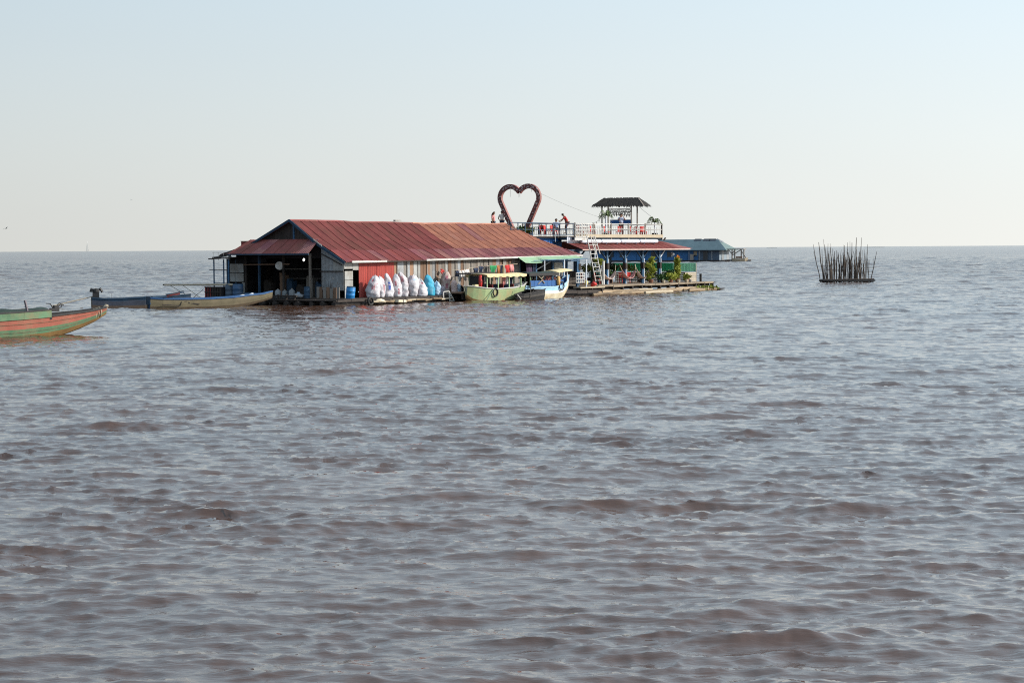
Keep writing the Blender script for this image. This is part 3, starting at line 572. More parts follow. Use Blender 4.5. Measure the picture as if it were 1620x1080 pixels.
def torus(mb, c, Rr, r, axis='y', n=20, k=8):
    vs = []
    for i in range(n):
        a = 2 * math.pi * i / n
        for j in range(k):
            b = 2 * math.pi * j / k; q = Rr + r * math.cos(b); p = (q * math.cos(a), r * math.sin(b), q * math.sin(a)) if axis == 'y' else (r * math.sin(b), q * math.cos(a), q * math.sin(a)) if axis == 'x' else (q * math.cos(a), q * math.sin(a), r * math.sin(b))
            vs.append(Vector(p) + Vector(c))
    return mb.add(vs, [(i * k + j, i * k + (j + 1) % k, ((i + 1) % n) * k + (j + 1) % k, ((i + 1) % n) * k + j) for i in range(n) for j in range(k)])
def tyre(name, loc, label, Rr=.3, r=.09, axis='y', mt=RUB, g=None, rot=0):
    o = torus(MB(), (0, 0, 0), Rr, r, axis).build(name, mt, None, True); return tag(o, label, 'tyre', loc, rot, g)
tyre('tyre', (11.4, -.9, .75), 'black tyre leaning at the wall right of the short pale blue bag', .28, .1)
tyre('tyre', (.4, -1.95, .26), 'old tyre half in the water at the house corner below the leftmost sack', .24, .08)
fo = T('foam_float', 'cream foam float drifting beside the old tyre at the platform edge', 'float', (1.35, -1.95, .12)); blob(.2, 3, 2.2, 1, .7, 12).build('body', CONC, fo, True)
MB().tube([(-.3, 0, .0), (-.3, 0, .3)], .02, 5).build('rope_loop', ROPE, fo)
fo = T('foam_float', 'flat pale foam slab under the deck edge below the middle sacks', 'float', (3.4, -1.95, .14)); MB().box((0, 0, .05), (.95, .5, .17), (0, .03, .1)).build('slab', CONC, fo); MB().box((.1, -.27, .05), (.05, .02, .2)).build('strap', ROPE, fo)
fr = T('white_ladder_frame', 'small white triangular metal frame dipping into the water by the platform edge', 'metal frame', (8.6, -2.1, 0))
for a, b in (((0, 0, .75), (.55, 0, .1)), ((0, 0, .75), (.1, 0, .05)), ((.1, 0, .08), (.6, 0, .08)), ((-.6, 0, .72), (.0, 0, .75)), ((-.62, 0, .72), (-.6, 0, .2)), ((.05, 0, .4), (.3, 0, .4))): MB().beam(a, b, .055).build('bar', WHITE, fr)
wl = T('bamboo_float', 'loose pale bamboo poles floating along the platform edge under the sacks', 'float', (0, -1.98, .12))
for i in range(9): MB().tube([(.6 + i * .9, rnd.uniform(-.1, .1), rnd.uniform(.02, .16)), (1.9 + i * .9, rnd.uniform(-.1, .1), rnd.uniform(.02, .16))], .06, 7).build('pole', BAMB if i % 4 else CREAM, wl)
# landing between sacks and boats
ld = T('landing_stage', 'dark timber landing stage with a small roof beside the green tour boat', 'landing stage', (9.4, -2.2, 0))
MB().box((1.6, 0, .62), (3.8, 1.3, .1)).build('deck', WOODB, ld); MB().box((1.6, -.62, .38), (3.7, .06, .42)).box((1.6, .6, .35), (3.7, .06, .4)).build('side_board', WOODD, ld)
for i in range(6): MB().tube([(i * .65 + .1, -.68, -.2), (i * .65 + .1, -.68, .7)], .05, 6).build('pile', WOODD, ld)
for a, b in (((.6, -.72, .2), (1.3, -.72, .65)), ((1.3, -.72, .2), (.6, -.72, .65))): MB().beam(a, b, .05).build('brace', DRED, ld)
for x in (1.3, 2.2, 3.3): MB().box((x, -.3, 1.28), (.09, .09, 1.3)).build('post', GREEN, ld)
MB().box((2.1, -.1, 1.96), (3.0, 1.4, .07), (0, -.02, 0)).build('roof', WOODD, ld); MB().box((2.6, -.2, .95), (1.9, .06, .5)).build('counter', DARK, ld)
MB().tube([(.1, -.5, .7), (.8, -.62, .85), (1.5, -.5, .68)], .03, 6).build('mooring_rope', CREAM, ld)

# ------------------------------------------------------------------ LAUNDRY
rp = MB().tube([(10.4, -1.0, 2.17), (11.8, -1.0, 2.17), (12.4, -1.0, 2.30), (14.7, -1.0, 2.44), (18.2, -1.0, 2.55)], .018, 5).build('clothes_line', CREAM)
tag(rp, 'clothes line stretched along the board wall above the green tour boat', 'clothes line', (0, 0, 0))
def garment(u, z, wd, h, mt, label, kind='shirt', v=-1.0):
    seed = rnd.uniform(0, 6)
    if kind == 'shirt': prof = lambda f: 1.0 if f < .35 else .68
    elif kind == 'trousers': prof = lambda f: .8
    else: prof = lambda f: 1 - .1 * f
    def P(i, j):
        x = (i - .5) * wd * prof(j)
        if kind == 'trousers' and j > .35 and abs(i - .5) < .07: x = 0; 
        return (x, .05 * math.sin(i * 9 + seed) * (.4 + j) + .03 * math.sin(j * 5 + seed), -h * j)
    t = T(kind if kind != 'cloth' else 'hanging_cloth', label, 'laundry', (u, v, z), 0, 'laundry hanging on the clothes line')
    MB().sheet(P, 8, 6, .02).build('fabric', mt, t, True); MB().box((-wd * .25, 0, .02), (.02, .03, .06)).build('peg', CREAM, t); MB().box((wd * .25, 0, .02), (.02, .03, .06)).build('peg', REDC, t)
C_ = lambda n, c: M(n, c, .85, .15)
NAVY = C_('navy cloth', (.02, .03, .06)); GCL = C_('green cloth', (.02, .20, .07)); BRN = C_('orange brown cloth', (.38, .15, .06)); WCL = C_('white cloth', (.7, .68, .66)); RCL = C_('red cloth', (.45, .03, .03)); KHA = C_('khaki cloth', (.35, .28, .18)); PCL = C_('pink cloth', (.6, .25, .24))
for u_, z_, w_, h_, mt, lb_, kd in (
    (11.75, 2.40, .3, .42, NAVY, 'dark cloth at the far left end of the clothes line', 'cloth'),
    (12.15, 2.42, .18, .55, WCL, 'narrow white towel, leftmost white piece on the clothes line', 'cloth'),
    (12.42, 2.42, .18, .50, WCL, 'second narrow white towel beside the first on the clothes line', 'cloth'),
    (12.85, 2.48, .5, .24, WCL, 'short row of white socks and cloths over the dark piece on the line', 'cloth'),
    (13.9, 2.58, .55, .42, NAVY, 'navy shirt, first of three dark garments in the line', 'shirt'),
    (14.5, 2.62, .55, .42, NAVY, 'navy shirt, middle of three dark garments in the line', 'shirt'),
    (15.1, 2.64, .5, .44, BLACK, 'black shorts, last of three dark garments left of the green shirt', 'trousers'),
    (15.95, 2.67, .85, .68, GCL, 'big bright green shirt on the clothes line', 'shirt'),
    (16.6, 2.69, .28, .72, BRN, 'orange brown towel right beside the big green shirt', 'cloth'),
    (16.95, 2.69, .25, .66, NAVY, 'dark narrow cloth right of the orange brown towel', 'cloth'),
    (17.25, 2.70, .24, .70, KHA, 'khaki towel near the right end of the clothes line', 'cloth'),
    (17.75, 2.71, .5, .62, RCL, 'dark red shirt near the right end of the clothes line', 'shirt'),
    (18.25, 2.72, .42, .55, PCL, 'pink and red cloth at the right end of the clothes line', 'cloth')):
    garment(u_ - .8, z_ - (.25 if z_ < 2.6 else .21), w_, h_, mt, lb_, kd)
garment(20.2, 2.75, .7, 1.0, C_('purple black cloth', (.05, .03, .06)), 'dark purple cloth hanging under the left end of the green awning', 'cloth', -.6)
garment(21.2, 2.6, .4, .9, NAVY, 'navy cloth hanging in the porch beside the open gap to the lake', 'cloth', -.3)
# ------------------------------------------------------------------ BOATS
def hull(parent, st, bands, inner, fr=None, bottom=None, name='hull'):
    """st: stations (x, top half beam, bottom half beam, keel z, sheer z); bands: (upper fraction, material index)"""
    mats = []; fr = [0] + [b[0] for b in bands]
    m = MB(); n = len(st); k = len(fr) + 1; V = []
    def sec(s, side, off=0.0):
        x, wt, wb, zk, zs = s; wt = max(wt - off, .0); wb = max(wb - off, .0); zk += off * 1.4
        zc = lerp(zk, zs, .1); pts = [(x, 0, zk)]
        for f in fr:
            g = f; y = lerp(wb, wt, math.sin(g * math.pi / 2) ** .8 if g > 0 else 0); pts.append((x, side * y, lerp(zc, zs, f)))
        return pts
    for side in (-1, 1):
        for off in (0, .05):
            base = len(m.v); 
            for s in st: m.v += sec(s, side, off)
            for i in range(n - 1):
                for j in range(k - 1):
                    m.f.append([base + i * k + j, base + (i + 1) * k + j, base + (i + 1) * k + j + 1, base + i * k + j + 1])
                    m.m.append((bands[j - 1][1] if j > 0 else bottom or bands[0][1]) if off == 0 else inner)
            # transoms close the ends
            for e in (0, n - 1):
                if st[e][1] > .06:
                    q = [base + e * k + j for j in range(k)]; c = len(m.v); m.v.append((st[e][0], 0, st[e][4] - .03)); 
                    for j in range(k - 1): m.f.append([q[j], q[j + 1], c]); m.m.append(bands[min(j, len(bands) - 1)][1] if off == 0 else inner)
    return m
def rubrail(parent, st, name, mat, z=0, w=.07, h=.06, side=(-1, 1), x0=-99, x1=99):
    for sd in side:
        pts = [(s[0], sd * (s[1] + .01), s[4] + z) for s in st if x0 <= s[0] <= x1]
        m = MB()
        for a, b in zip(pts, pts[1:]): m.beam(a, b, w, h)
        m.build(name, mat, parent)
def flat_bottom_shift(o, z): o.location.z += z

# near green and salmon boat
g = T('wooden_boat', 'green and salmon red striped wooden boat with a muddy bottom, cut by the left edge', 'boat', (-18.32, 86.2, 0), R(42), None, True)
st = [(-12.5, .55, .40, -.25, .78), (-10.5, .95, .7, -.32, .72), (-8.5, 1.12, .85, -.34, .70), (-6.5, 1.15, .88, -.34, .74), (-4.6, 1.05, .78, -.30, .80), (-3.2, .85, .55, -.18, .86), (-2.2, .64, .32, -.02, .93), (-1.3, .42, .14, .25, .99), (-.6, .26, .08, .52, 1.06), (0, .10, .04, .84, 1.17)]
m = hull(g, st, [(.26, 0), (.54, 1), (1.0, 2)], 3, bottom=0)
m.build('hull', [MUD, SGREEN, SALMON, BLACK], g)
for f in (.40, .76):
    m = MB(); q = [(s[0], lerp(s[2], s[1], math.sin(f * math.pi / 2) ** .8) + .006, lerp(lerp(s[3], s[4], .1), s[4], f)) for s in st]
    for sd in (-1, 1):
        for a, b in zip(q, q[1:]): m.beam((a[0], sd * a[1], a[2]), (b[0], sd * b[1], b[2]), .012, .014)
    m.build('plank_seam', M('dull plank seam', (.12, .09, .06), .9), g, kind='stuff')
ws = [(s[0], s[1] + .012, s[1], s[4] - .03, s[4] + .28) for s in st if s[0] < -3]
m = MB()
for sd in (-1, 1):
    for a, b in zip(ws, ws[1:]): m.sheet(lambda i, j, a=a, b=b, sd=sd: (lerp(a[0], b[0], i), sd * lerp(a[1], b[1], i), lerp(lerp(a[3], b[3], i), lerp(a[4], b[4], i), j)), 2, 2, .04 * sd)
m.build('wash_board', SGREEN, g)
rubrail(g, [(a[0], a[1], 0, 0, a[4]) for a in ws], 'gunwale', BLACK, .02, .10, .06)
rubrail(g, [s for s in st if s[0] > -3.4], 'bow_gunwale', BLACK, .02, .09, .07)
MB().sheet(lambda i, j: (lerp(-10.2, -3.2, i), lerp(-.85, .85, j), 1.0 + .12 * math.sin(j * 3.14) + .05 * math.sin(i * 20) + .1 * i), 16, 4, .03).build('tarpaulin_cover', M('black green tarpaulin', (.018, .032, .025), .7, .3, 3), g, True)
MB().tube([(-.15, 0, 1.02), (.02, 0, 1.20), (.06, 0, 1.28)], [.10, .10, .08], 9).build('stem_head', M('worn grey stem head', (.30, .26, .20), .8), g)
for q in (0, .13, .26): torus(MB(), (-.35 - q, 0, .95 - q * .3), .22, .022, 'x', 14, 6).build('rope_lashing', CREAM, g)
MB().beam((-4.1, -.5, .9), (-4.25, -.5, 1.58), .14, .05).build('upright_board', M('grey violet board', (.20, .17, .19), .8), g)
MB().beam((-3.2, -.86, .88), (-3.2, .86, .88), .1, .3).build('breakwater', BLACK, g)
en = T('boat_engine', 'black engine with bent handles standing on the near striped boat', 'engine', (-20.2, 84.35, 1.05), R(42), None, True)
en.scale = (.75,) * 3
MB().box((0, 0, .10), (.5, .3, .2)).box((.1, 0, .27), (.28, .22, .16)).build('block', IRON, en)
MB().tube([(-.1, 0, .2), (-.25, 0, .45), (-.5, .05, .48)], .03, 6).build('handle', IRON, en); MB().tube([(.2, 0, .3), (.45, 0, .42), (.62, 0, .36)], .03, 6).build('handle', IRON, en)
torus(MB(), (.35, 0, .34), .14, .025, 'y', 14, 6).build('flywheel', IRON, en)

# dark blue boat with long tail motor
g = T('long_tail_boat', 'narrow dark blue boat with black motor on its stern, behind the striped boat', 'boat', (-27.35, 124.3, 0), R(14), None, True)
st = [(0, .42, .34, -.1, .66), (.8, .5, .4, -.16, .58), (2.0, .55, .45, -.18, .58), (3.4, .55, .45, -.18, .64), (5.0, .4, .3, -.1, .70), (6.4, .10, .05, .1, .80)]
hull(g, st, [(.35, 0), (.8, 1), (1, 2)], 3).build('hull', [M('wet brown hull timber', (.12, .09, .07), .7, .3), M('dark blue brown hull paint', (.05, .06, .085), .6, .3), DBLUE, DARK], g)
rubrail(g, st, 'gunwale', DBLUE, .02, .07, .08)
MB().box((.02, 0, .38), (.06, .84, .62)).build('transom', BLACK, g)
for x in (1.5, 2.8, 4.2): MB().box((x, 0, .58), (.22, .98, .04)).build('thwart', DBLUE, g)
MB().tube([(1.3, -.3, .6), (1.3, -.3, .95)], .012, 5).build('pin', IRON, g)
en = T('long_tail_motor', 'black long tail motor with handlebars and a long pale shaft on the dark blue boat', 'engine', (-27.05, 124.3, .62), R(14), None, True)
MB().box((0, 0, .2), (.42, .4, .36)).lathe([(.14, .35), (.24, .42), (.22, .6), (.1, .66)], 12).build('block', IRON, en)
MB().box((-.02, -.02, .64), (.22, .16, .07)).build('fuel_tank', WHITE, en)
MB().tube([(.1, 0, .5), (.3, 0, .62), (.42, 0, .4)], [.1, .11, .09], 7).build('handle', IRON, en); MB().tube([(-.1, 0, .5), (-.28, .0, .6), (-.34, 0, .42)], [.09, .11, .08], 7).build('handle', IRON, en)
MB().tube([(-.1, 0, .15), (-2.8, -.2, -.45)], .035, 6).build('shaft', CREAM, en)
# ochre boat in front of the house
g = T('long_wooden_boat', 'long ochre wooden boat with blue inside and upswept bow before the dark house front', 'boat', (-23.35, 122.8, 0), R(29), None, True)
st = [(0, .42, .3, -.12, .66), (.8, .58, .45, -.16, .60), (2.2, .66, .5, -.18, .56), (4.0, .68, .52, -.18, .56), (5.6, .6, .42, -.12, .62), (6.8, .45, .25, .02, .74), (7.8, .27, .1, .26, .80), (8.5, .10, .03, .50, .95)]
hull(g, st, [(.25, 0), (.62, 1), (.92, 1), (1, 2)], 3).build('hull', [M('dark waterline timber', (.10, .075, .05), .8, .3), YEL, M('blue sheer strake', (.03, .08, .20), .6, .2), M('blue boat inside', (.025, .08, .20), .6, .25)], g)
rubrail(g, st, 'gunwale', M('blue gunwale', (.03, .09, .22), .6, .2), .02, .08, .07)
MB().box((.0, 0, .50), (.07, .8, .5)).build('transom', DBLUE, g)
for x in (1.2, 2.6, 4.0, 5.3): MB().box((x, 0, .54), (.24, 1.1, .04)).build('thwart', DBLUE, g)
m = MB(); pz = [(.7, .12), (1.9, .02), (2.0, .28), (2.35, .30), (2.55, .18), (3.2, .10)]
for (a, b), (c, d) in zip(pz, pz[1:]): m.beam((a, -.62, b + .12), (c, -.655, d + .12), .02, .045)
m.build('painted_scroll', DARK, g)
fr = T('folded_canopy', 'dark blue and red folded canvas frame lying on the stern of the ochre boat', 'canopy', (-23.1, 123.3, .68), R(25), None, True)
MB().box((.6, 0, .06), (1.5, .7, .1), (0, -.06, 0)).box((1.4, 0, .25), (1.1, .6, .06), (0, -.12, 0)).build('canvas', DBLUE, fr); MB().box((1.2, -.2, .15), (.9, .3, .12), (0, -.2, 0)).build('red_lining', DRED, fr)
MB().tube([(.2, -.3, .0), (1.9, -.3, .42)], .02, 5).build('frame_rod', IRON, fr)
pc = T('plastic_sheet', 'small white plastic sheet crumpled on the gunwale near the ochre boat bow', 'sheet', (-17.9, 125.95, .66), R(29), None, True)
MB().sheet(lambda i, j: (i * .9, j * .3 - .15, .06 * math.sin(i * 8) + .05 * j + i * .12), 8, 3, .02).build('sheet', WHITEB, pc, True)

# green tour boat
def tour_posts(g, xs, y, z0, z1, mt, w=.06):
    z1 -= .3
    for x in xs:
        for s in (-1, 1): MB().box((x, s * y, (z0 + z1) / 2), (w, w, z1 - z0)).build('canopy_post', mt, g)
g = T('green_tour_boat', 'lime green tour boat with a scalloped pale yellow canopy moored by the laundry line', 'boat', (9.0, -3.3, 0))
st = [(0, .14, .05, .3, 1.10), (.35, .42, .26, -.06, 1.06), (.7, .62, .42, -.16, 1.0), (1.2, .82, .62, -.22, .92), (2.6, .9, .7, -.24, .84), (4.6, .86, .66, -.2, .90), (6.0, .6, .35, -.05, 1.02), (7.0, .12, .05, .3, 1.22)]
hull(g, st, [(.18, 0), (.86, 1), (1, 2)], 3).build('hull', [MUD, LGREEN, LGREEN, WHITE], g)
rubrail(g, st, 'gunwale', WHITE, .03, .10, .07)
MB().box((.75, 0, .98), (.6, .8, .06)).build('stern_deck', LGREEN, g); MB().box((.75, -.3, 1.1), (.5, .3, .2)).build('stern_locker', PYEL, g)
tour_posts(g, (1.4, 2.7, 4.0, 5.4), .78, .9, 2.12, M('light green canopy post', (.30, .42, .24), .6), .07)
MB().sheet(lambda i, j: (lerp(1.2, 5.9, i), lerp(-.95, .95, j), 1.86 + .10 * math.sin(j * math.pi) - .03 * math.sin(i * math.pi)), 14, 6, .04).build('canopy', PYEL, g, True)
for sd in (-1, 1):
    MB().sheet(lambda i, j, sd=sd: (lerp(1.2, 5.9, i), sd * (.96 + .02 * math.sin(i * 60)), 1.87 - j * (.13 + .07 * abs(math.sin(i * math.pi * 6)))), 48, 2, .02 * sd).build('scalloped_fringe', PYEL, g)
for i in range(6): MB().box((1.7 + i * .62, 0, .95), (.06, 1.2, .45)).build('seat_back', DRED if i % 2 else MBLUE, g)
for i in range(6): MB().box((1.85 + i * .62, 0, .72), (.3, 1.2, .05)).build('seat', WOODB, g)
MB().box((1.25, 0, 1.35), (.05, 1.3, .9)).build('rear_screen', DARK, g)
tyre('tyre', (11.2, -4.22, .62), 'thin black tyre ring hung on the lime green hull', .27, .05)
rl = MB().tube([(0, 0, .9), (-.5, -.02, .45), (-.85, -.03, .1)], .035, 6).build('rope', GREEN, None); tag(rl, 'green rope trailing down the lime green hull beside the tyre', 'rope', (11.0, -4.22, 0))
rc = T('rolled_cloth', 'rolled bright red cloth standing upright at the stern of the green tour boat', 'cloth roll', (10.0, -3.8, .9))
MB().tube([(0, 0, 0), (.02, 0, .5), (0, 0, .95)], [.11, .13, .10], 10).build('roll', REDC, rc, True); MB().lathe([(.135, .45), (.14, .5), (.135, .55)], 10).build('tie', DRED, rc)
for i, (x, lbl, mt) in enumerate(((13.9, 'pink shirt hanging inside the right end of the green tour boat', PCL), (14.3, 'white cloth hanging beside the pink shirt in the green tour boat', WCL), (14.75, 'dark coat hanging at the right end of the green tour boat', NAVY))): garment(x - .9, 1.8, .4, .7, mt, lbl, 'shirt', -3.6)

# blue tour boat
g = T('blue_tour_boat', 'pale blue and white tour boat with dark canopy and raised bow', 'boat', (15.6, -3.1, 0))
st = [(0, .55, .4, -.1, .95), (1.5, .82, .6, -.2, .85), (3.2, .9, .66, -.22, .84), (4.4, .8, .5, -.16, .94), (5.2, .55, .24, .0, 1.16), (5.8, .26, .08, .34, 1.44), (6.15, .06, .02, .75, 1.66)]
hull(g, st, [(.5, 0), (.72, 1), (1, 2)], 3, bottom=0).build('hull', [M('yellowed white boat paint', (.60, .56, .42), .6, .15, 2, MUD and (.34, .2, .07), .6, .9), M('white boat paint', (.68, .68, .64), .55, .1), M('pale blue boat paint', (.30, .50, .68), .5, .15), BLUE], g)
rubrail(g, st, 'gunwale', M('light blue gunwale', (.38, .58, .74), .5, .1), .03, .08, .07)
tour_posts(g, (.3, 1.7), .74, .8, 2.15, GREEN, .08); tour_posts(g, (3.0, 4.2), .74, .85, 2.15, DBLUE, .07); tour_posts(g, (5.3,), .5, 1.1, 2.4, WHITE, .08)
MB().sheet(lambda i, j: (lerp(-.1, 3.6, i), lerp(-.92, .92, j), 1.86 + .12 * math.sin(j * math.pi)), 8, 6, .06).build('dark_canopy', M('black green canopy', (.02, .035, .03), .7, .3), g, True)
MB().sheet(lambda i, j: (lerp(3.6, 5.5, i), lerp(-.85, .85, j), 1.93 + .12 * math.sin(j * math.pi) + .14 * i), 6, 6, .05).build('yellow_canopy', PYEL, g, True)
MB().box((1.75, -.94, 1.80), (3.7, .03, .2)).build('canopy_valance', BLACK, g)
for i, x in enumerate(slots(8, .2, 4.4)):
    MB().box((x, -.80, 1.15), (.50, .03, .42)).build('side_panel', M('deep blue side panel', (.02, .085, .24), .6, .2), g)
m = MB()
for i in range(12):
    x = .3 + i * .34
    for a, b in (((x, 1.35), (x + .3, 1.75)), ((x + .3, 1.35), (x, 1.75))): m.beam((a[0], -.80, a[1]), (b[0], -.80, b[1]), .03)
m.build('lattice', DARK, g, kind='stuff')
for a, b in (((1.0, 1.75), (1.45, 1.5)), ((1.9, 1.76), (1.45, 1.48)), ((1.1, 1.1), (1.6, 1.4)), ((1.9, 1.15), (1.5, 1.42))): MB().beam((a[0], -.86, a[1]), (b[0], -.86, b[1]), .10, .03).build('crossed_paddle_blade', CREAM, g)
tyre('tyre', (19.6, -4.02, .92), 'thin black tyre ring hung on the pale blue hull', .30, .045)
fd = T('boat_fender', 'orange yellow fender hanging on the side of the pale blue boat', 'fender', (19.2, -4.0, 1.3)); MB().lathe([(.03, -.35), (.13, -.28), (.15, 0), (.13, .28), (.03, .35)], 12).build('body', M('ochre fender', (.55, .33, .12), .6), fd, True); MB().tube([(0, 0, .33), (0, .1, .6)], .015, 5).build('rope', ROPE, fd)
# black dinghy
g = T('black_dinghy', 'small tar black wooden dinghy lying between the green and the pale blue tour boats', 'boat', (12.9, -4.75, 0))
st = [(0, .12, .05, .1, .42), (.5, .36, .22, -.1, .44), (1.4, .52, .38, -.14, .56), (2.5, .56, .42, -.14, .72), (2.9, .5, .36, -.12, .76)]
hull(g, st, [(.5, 0), (.7, 1), (1, 0)], 0).build('hull', [BLACK, M('dull black stripe', (.06, .055, .05), .7)], g)
rubrail(g, st, 'gunwale', BLACK, .02, .06, .06); MB().box((2.2, 0, .74), (1.2, .9, .06)).build('deck_cover', BLACK, g)
MB().tube([(1.1, -.5, .2), (1.1, -.5, 1.3)], .025, 6).build('pole', WOODG, g); MB().beam((-.1, -.2, .45), (.2, -.3, .1), .05).build('stem_bracket', WHITE, g)

# ------------------------------------------------------------------ FLOATING CAFE
C = T('floating_cafe', 'open floating cafe deck with blue posts, knee braces and a low dark red roof', 'floating restaurant', (28.6, 0, 0))
def CX(u): return u - 28.6
m = MB()
for i in range(27): m.box((.3 + i * .70, 3.6, .69), (.66, 8.4, .06))
m.build('deck_plank', DECK, C, kind='stuff')
m = MB()
for i in range(12): m.box((.65 + i * 1.57, -.63 + rnd.uniform(-.03, .03), .66 + rnd.uniform(-.025, .025)), (1.55, .05, .13 + rnd.uniform(-.03, .03)))
m.build('deck_fascia', M('worn pale fascia', (.25, .20, .145), .85, .3, 3.0, (.10, .075, .05), .8, 1.4, stretch=(.4, 1, 1)), C, kind='stuff')
MB().box((9.3, 3.6, .50), (18.6, 7.8, .22)).build('deck_frame', WOODD, C)
for i in range(14): MB().box((.2 + i * 1.42, -.50, .40), (.14, .3, .5)).build('pile', WOODD, C)
for i in range(34):
    x = rnd.uniform(-2.0, 14.2); l_ = rnd.uniform(2.2, 4.5); y = rnd.uniform(-1.9, -.5); z = .05 + (y + 1.9) * .17
    MB().tube([(x, y, z), (x + l_ / 2, y + rnd.uniform(-.06, .06), z + .02), (x + l_, y + rnd.uniform(-.1, .1), z)], rnd.uniform(.07, .12), 7).build('bamboo_float', BAMB if rnd.random() < .9 else CREAM, C)
for x in (15.6, 16.8):  # loose end of the raft
    MB().tube([(x, -1.3 + rnd.uniform(-.3, .3), .1), (x + 2.6, .2, .12)], .1, 7).build('bamboo_float', BAMB, C)
MB().box((19.9, 2.0, .62), (1.9, 3.2, .07)).build('end_platform', WOODD, C)
for x in (19.4, 20.5): MB().tube([(x, .6, -.2), (x, .6, .66)], .07, 6).build('pile', WOODD, C)
MB().tube([(19.3, 1.0, .6), (19.3, 1.0, 1.4)], .11, 8).build('mooring_post', IRON, C)
PX = (30.2, 34.3, 37.0, 39.7, 42.35)
for i, uu in enumerate(PX):
    for v in (1.8, 6.8):
        MB().box((CX(uu), v, 2.15), (.2, .2, 2.95)).build('post', MBLUE if v < 3 else DBLUE, C)
    if i: MB().box((CX(uu) + .13, 1.70, 1.75), (.07, .07, 2.1)).build('white_pipe', WHITEB, C)
    for s in (-1, 1):
        MB().beam((CX(uu), 1.8, 2.75), (CX(uu) + s * .95, 1.8, 3.5), .1).build('knee_brace', DBLUE if s < 0 or i < 4 else WHITEB, C)
    for z in (2.2,): MB().box((CX(uu), 1.75, z), (.26, .3, .5)).build('post_box', WOODD, C)
MB().beam((0, 1.8, 3.52), (17.0, 1.8, 3.52), .12, .14).beam((0, 6.8, 3.52), (17.0, 6.8, 3.52), .12, .14).build('roof_beam', DBLUE, C)
# low roof: front pitch in sheets, hip at the right end
xs = np.linspace(CX(29.8), CX(44.7), 17)
for i in range(16):
    a, b = xs[i], xs[i + 1] + .03
    MB().corr((a, 1.1, 3.6), (b, 1.1, 3.6), (b, 3.0, 4.24), (a, 3.0, 4.24), 7, .018).build('roof_sheet', RED, C)
    MB().corr((b, 8.4, 3.6), (a, 8.4, 3.6), (a, 6.4, 4.24), (b, 6.4, 4.24), 7, .018).build('roof_sheet', RED, C)
x0, x1 = CX(44.7), CX(46.3)
MB().add([(x0, 1.1, 3.6), (x1 + .5, 1.1, 3.6), (x0, 3.0, 4.24), (x1 + .5, 8.4, 3.6), (x0, 8.4, 3.6), (x0, 6.4, 4.24), (x0, 3, 3.6), (x0, 6, 3.6)], [(0, 1, 2), (1, 3, 5, 2), (3, 4, 5), (0, 2, 5, 4), (0, 4, 3, 1)]).build('hip_roof', RED, C)
MB().box(((xs[0] + x0) / 2, 4.7, 4.2), (x0 - xs[0], 3.5, .05)).build('roof_top', DARK, C)
MB().box((CX(38), 1.06, 3.55), (16.5, .05, .09)).build('eave_trim', M('pinkish trim board', (.50, .36, .32), .7, .2), C)
m = MB(); m.box((CX(31.5), 2.6, 4.35), (3.4, .05, .5)); m.build('white_board', WHITEB, C)
# counter wall and back clutter
for i in range(7): MB().box((CX(29.4 + i * .8), 4.9, 1.25), (.76, .05, 1.1)).build('counter_panel', DRED if i < 5 else WOODD, C)
MB().box((CX(30.6), 5.2, 2.5), (3.4, .05, 1.4)).build('back_screen', DARK, C)
for z in (.95, 1.25): MB().beam((CX(31), 4.85, z), (CX(34.5), 4.85, z), .04).build('rail', WOODG, C)
# fence at the far right end
Fz = T('corrugated_fence', 'sea green translucent corrugated fence at the right end of the cafe deck', 'fence', (47.4, 1.2, .72))
for i in range(11):
    y0 = i * .78; MB().corr((0, y0 + .8, .88), (0, y0, .88), (0, y0, 1.62), (0, y0 + .8, 1.62), 5, .03).build('fence_sheet', TPALE if i < 3 else TGREEN, Fz)
for i in range(5): MB().box((.08, i * 2.1, .8), (.07, .07, 1.62)).build('post', WOODG, Fz)
for k in range(5):
    MB().box((-.9, -.02, .10 + k * .16), (1.8, .03, .13)).build('plank', CREAM, Fz)
    MB().box((.0, 4.2, .10 + k * .16), (.03, 8.2, .13)).build('plank', CREAM if k % 2 else DECK, Fz)
# ladders
def ladder(loc, p, q, w, n, label, mt, rot=0):
    t = T('ladder', label, 'ladder', loc, rot); p = Vector(p); q = Vector(q); W_ = Vector(w)
    for s in (0, 1): MB().beam(p + W_ * s, q + W_ * s, .065, .06).build('rail', mt, t)
    for i in range(1, n): 
        c = p.lerp(q, i / n); MB().beam(c, c + W_, .035, .035).build('rung', mt, t)
    return t
ladder((31.0, .6, .75), (0, 0, 0), (-1.3, 0, 3.9), (1.05, .1, 0), 11, 'long white ladder leaning from the cafe deck up to the roof terrace', WHITE)
ladder((31.4, .9, 3.2), (0, 0, 0), (-.6, .1, 1.45), (.6, 0, 0), 4, 'short upper white ladder reaching the white lattice gate on the terrace', WHITE)
wp = MB().box((0, 0, .95), (.14, .14, 1.9)).build('white_post', WHITE); tag(wp, 'short square white post at the foot of the long ladder', 'post', (32.2, .7, .75))
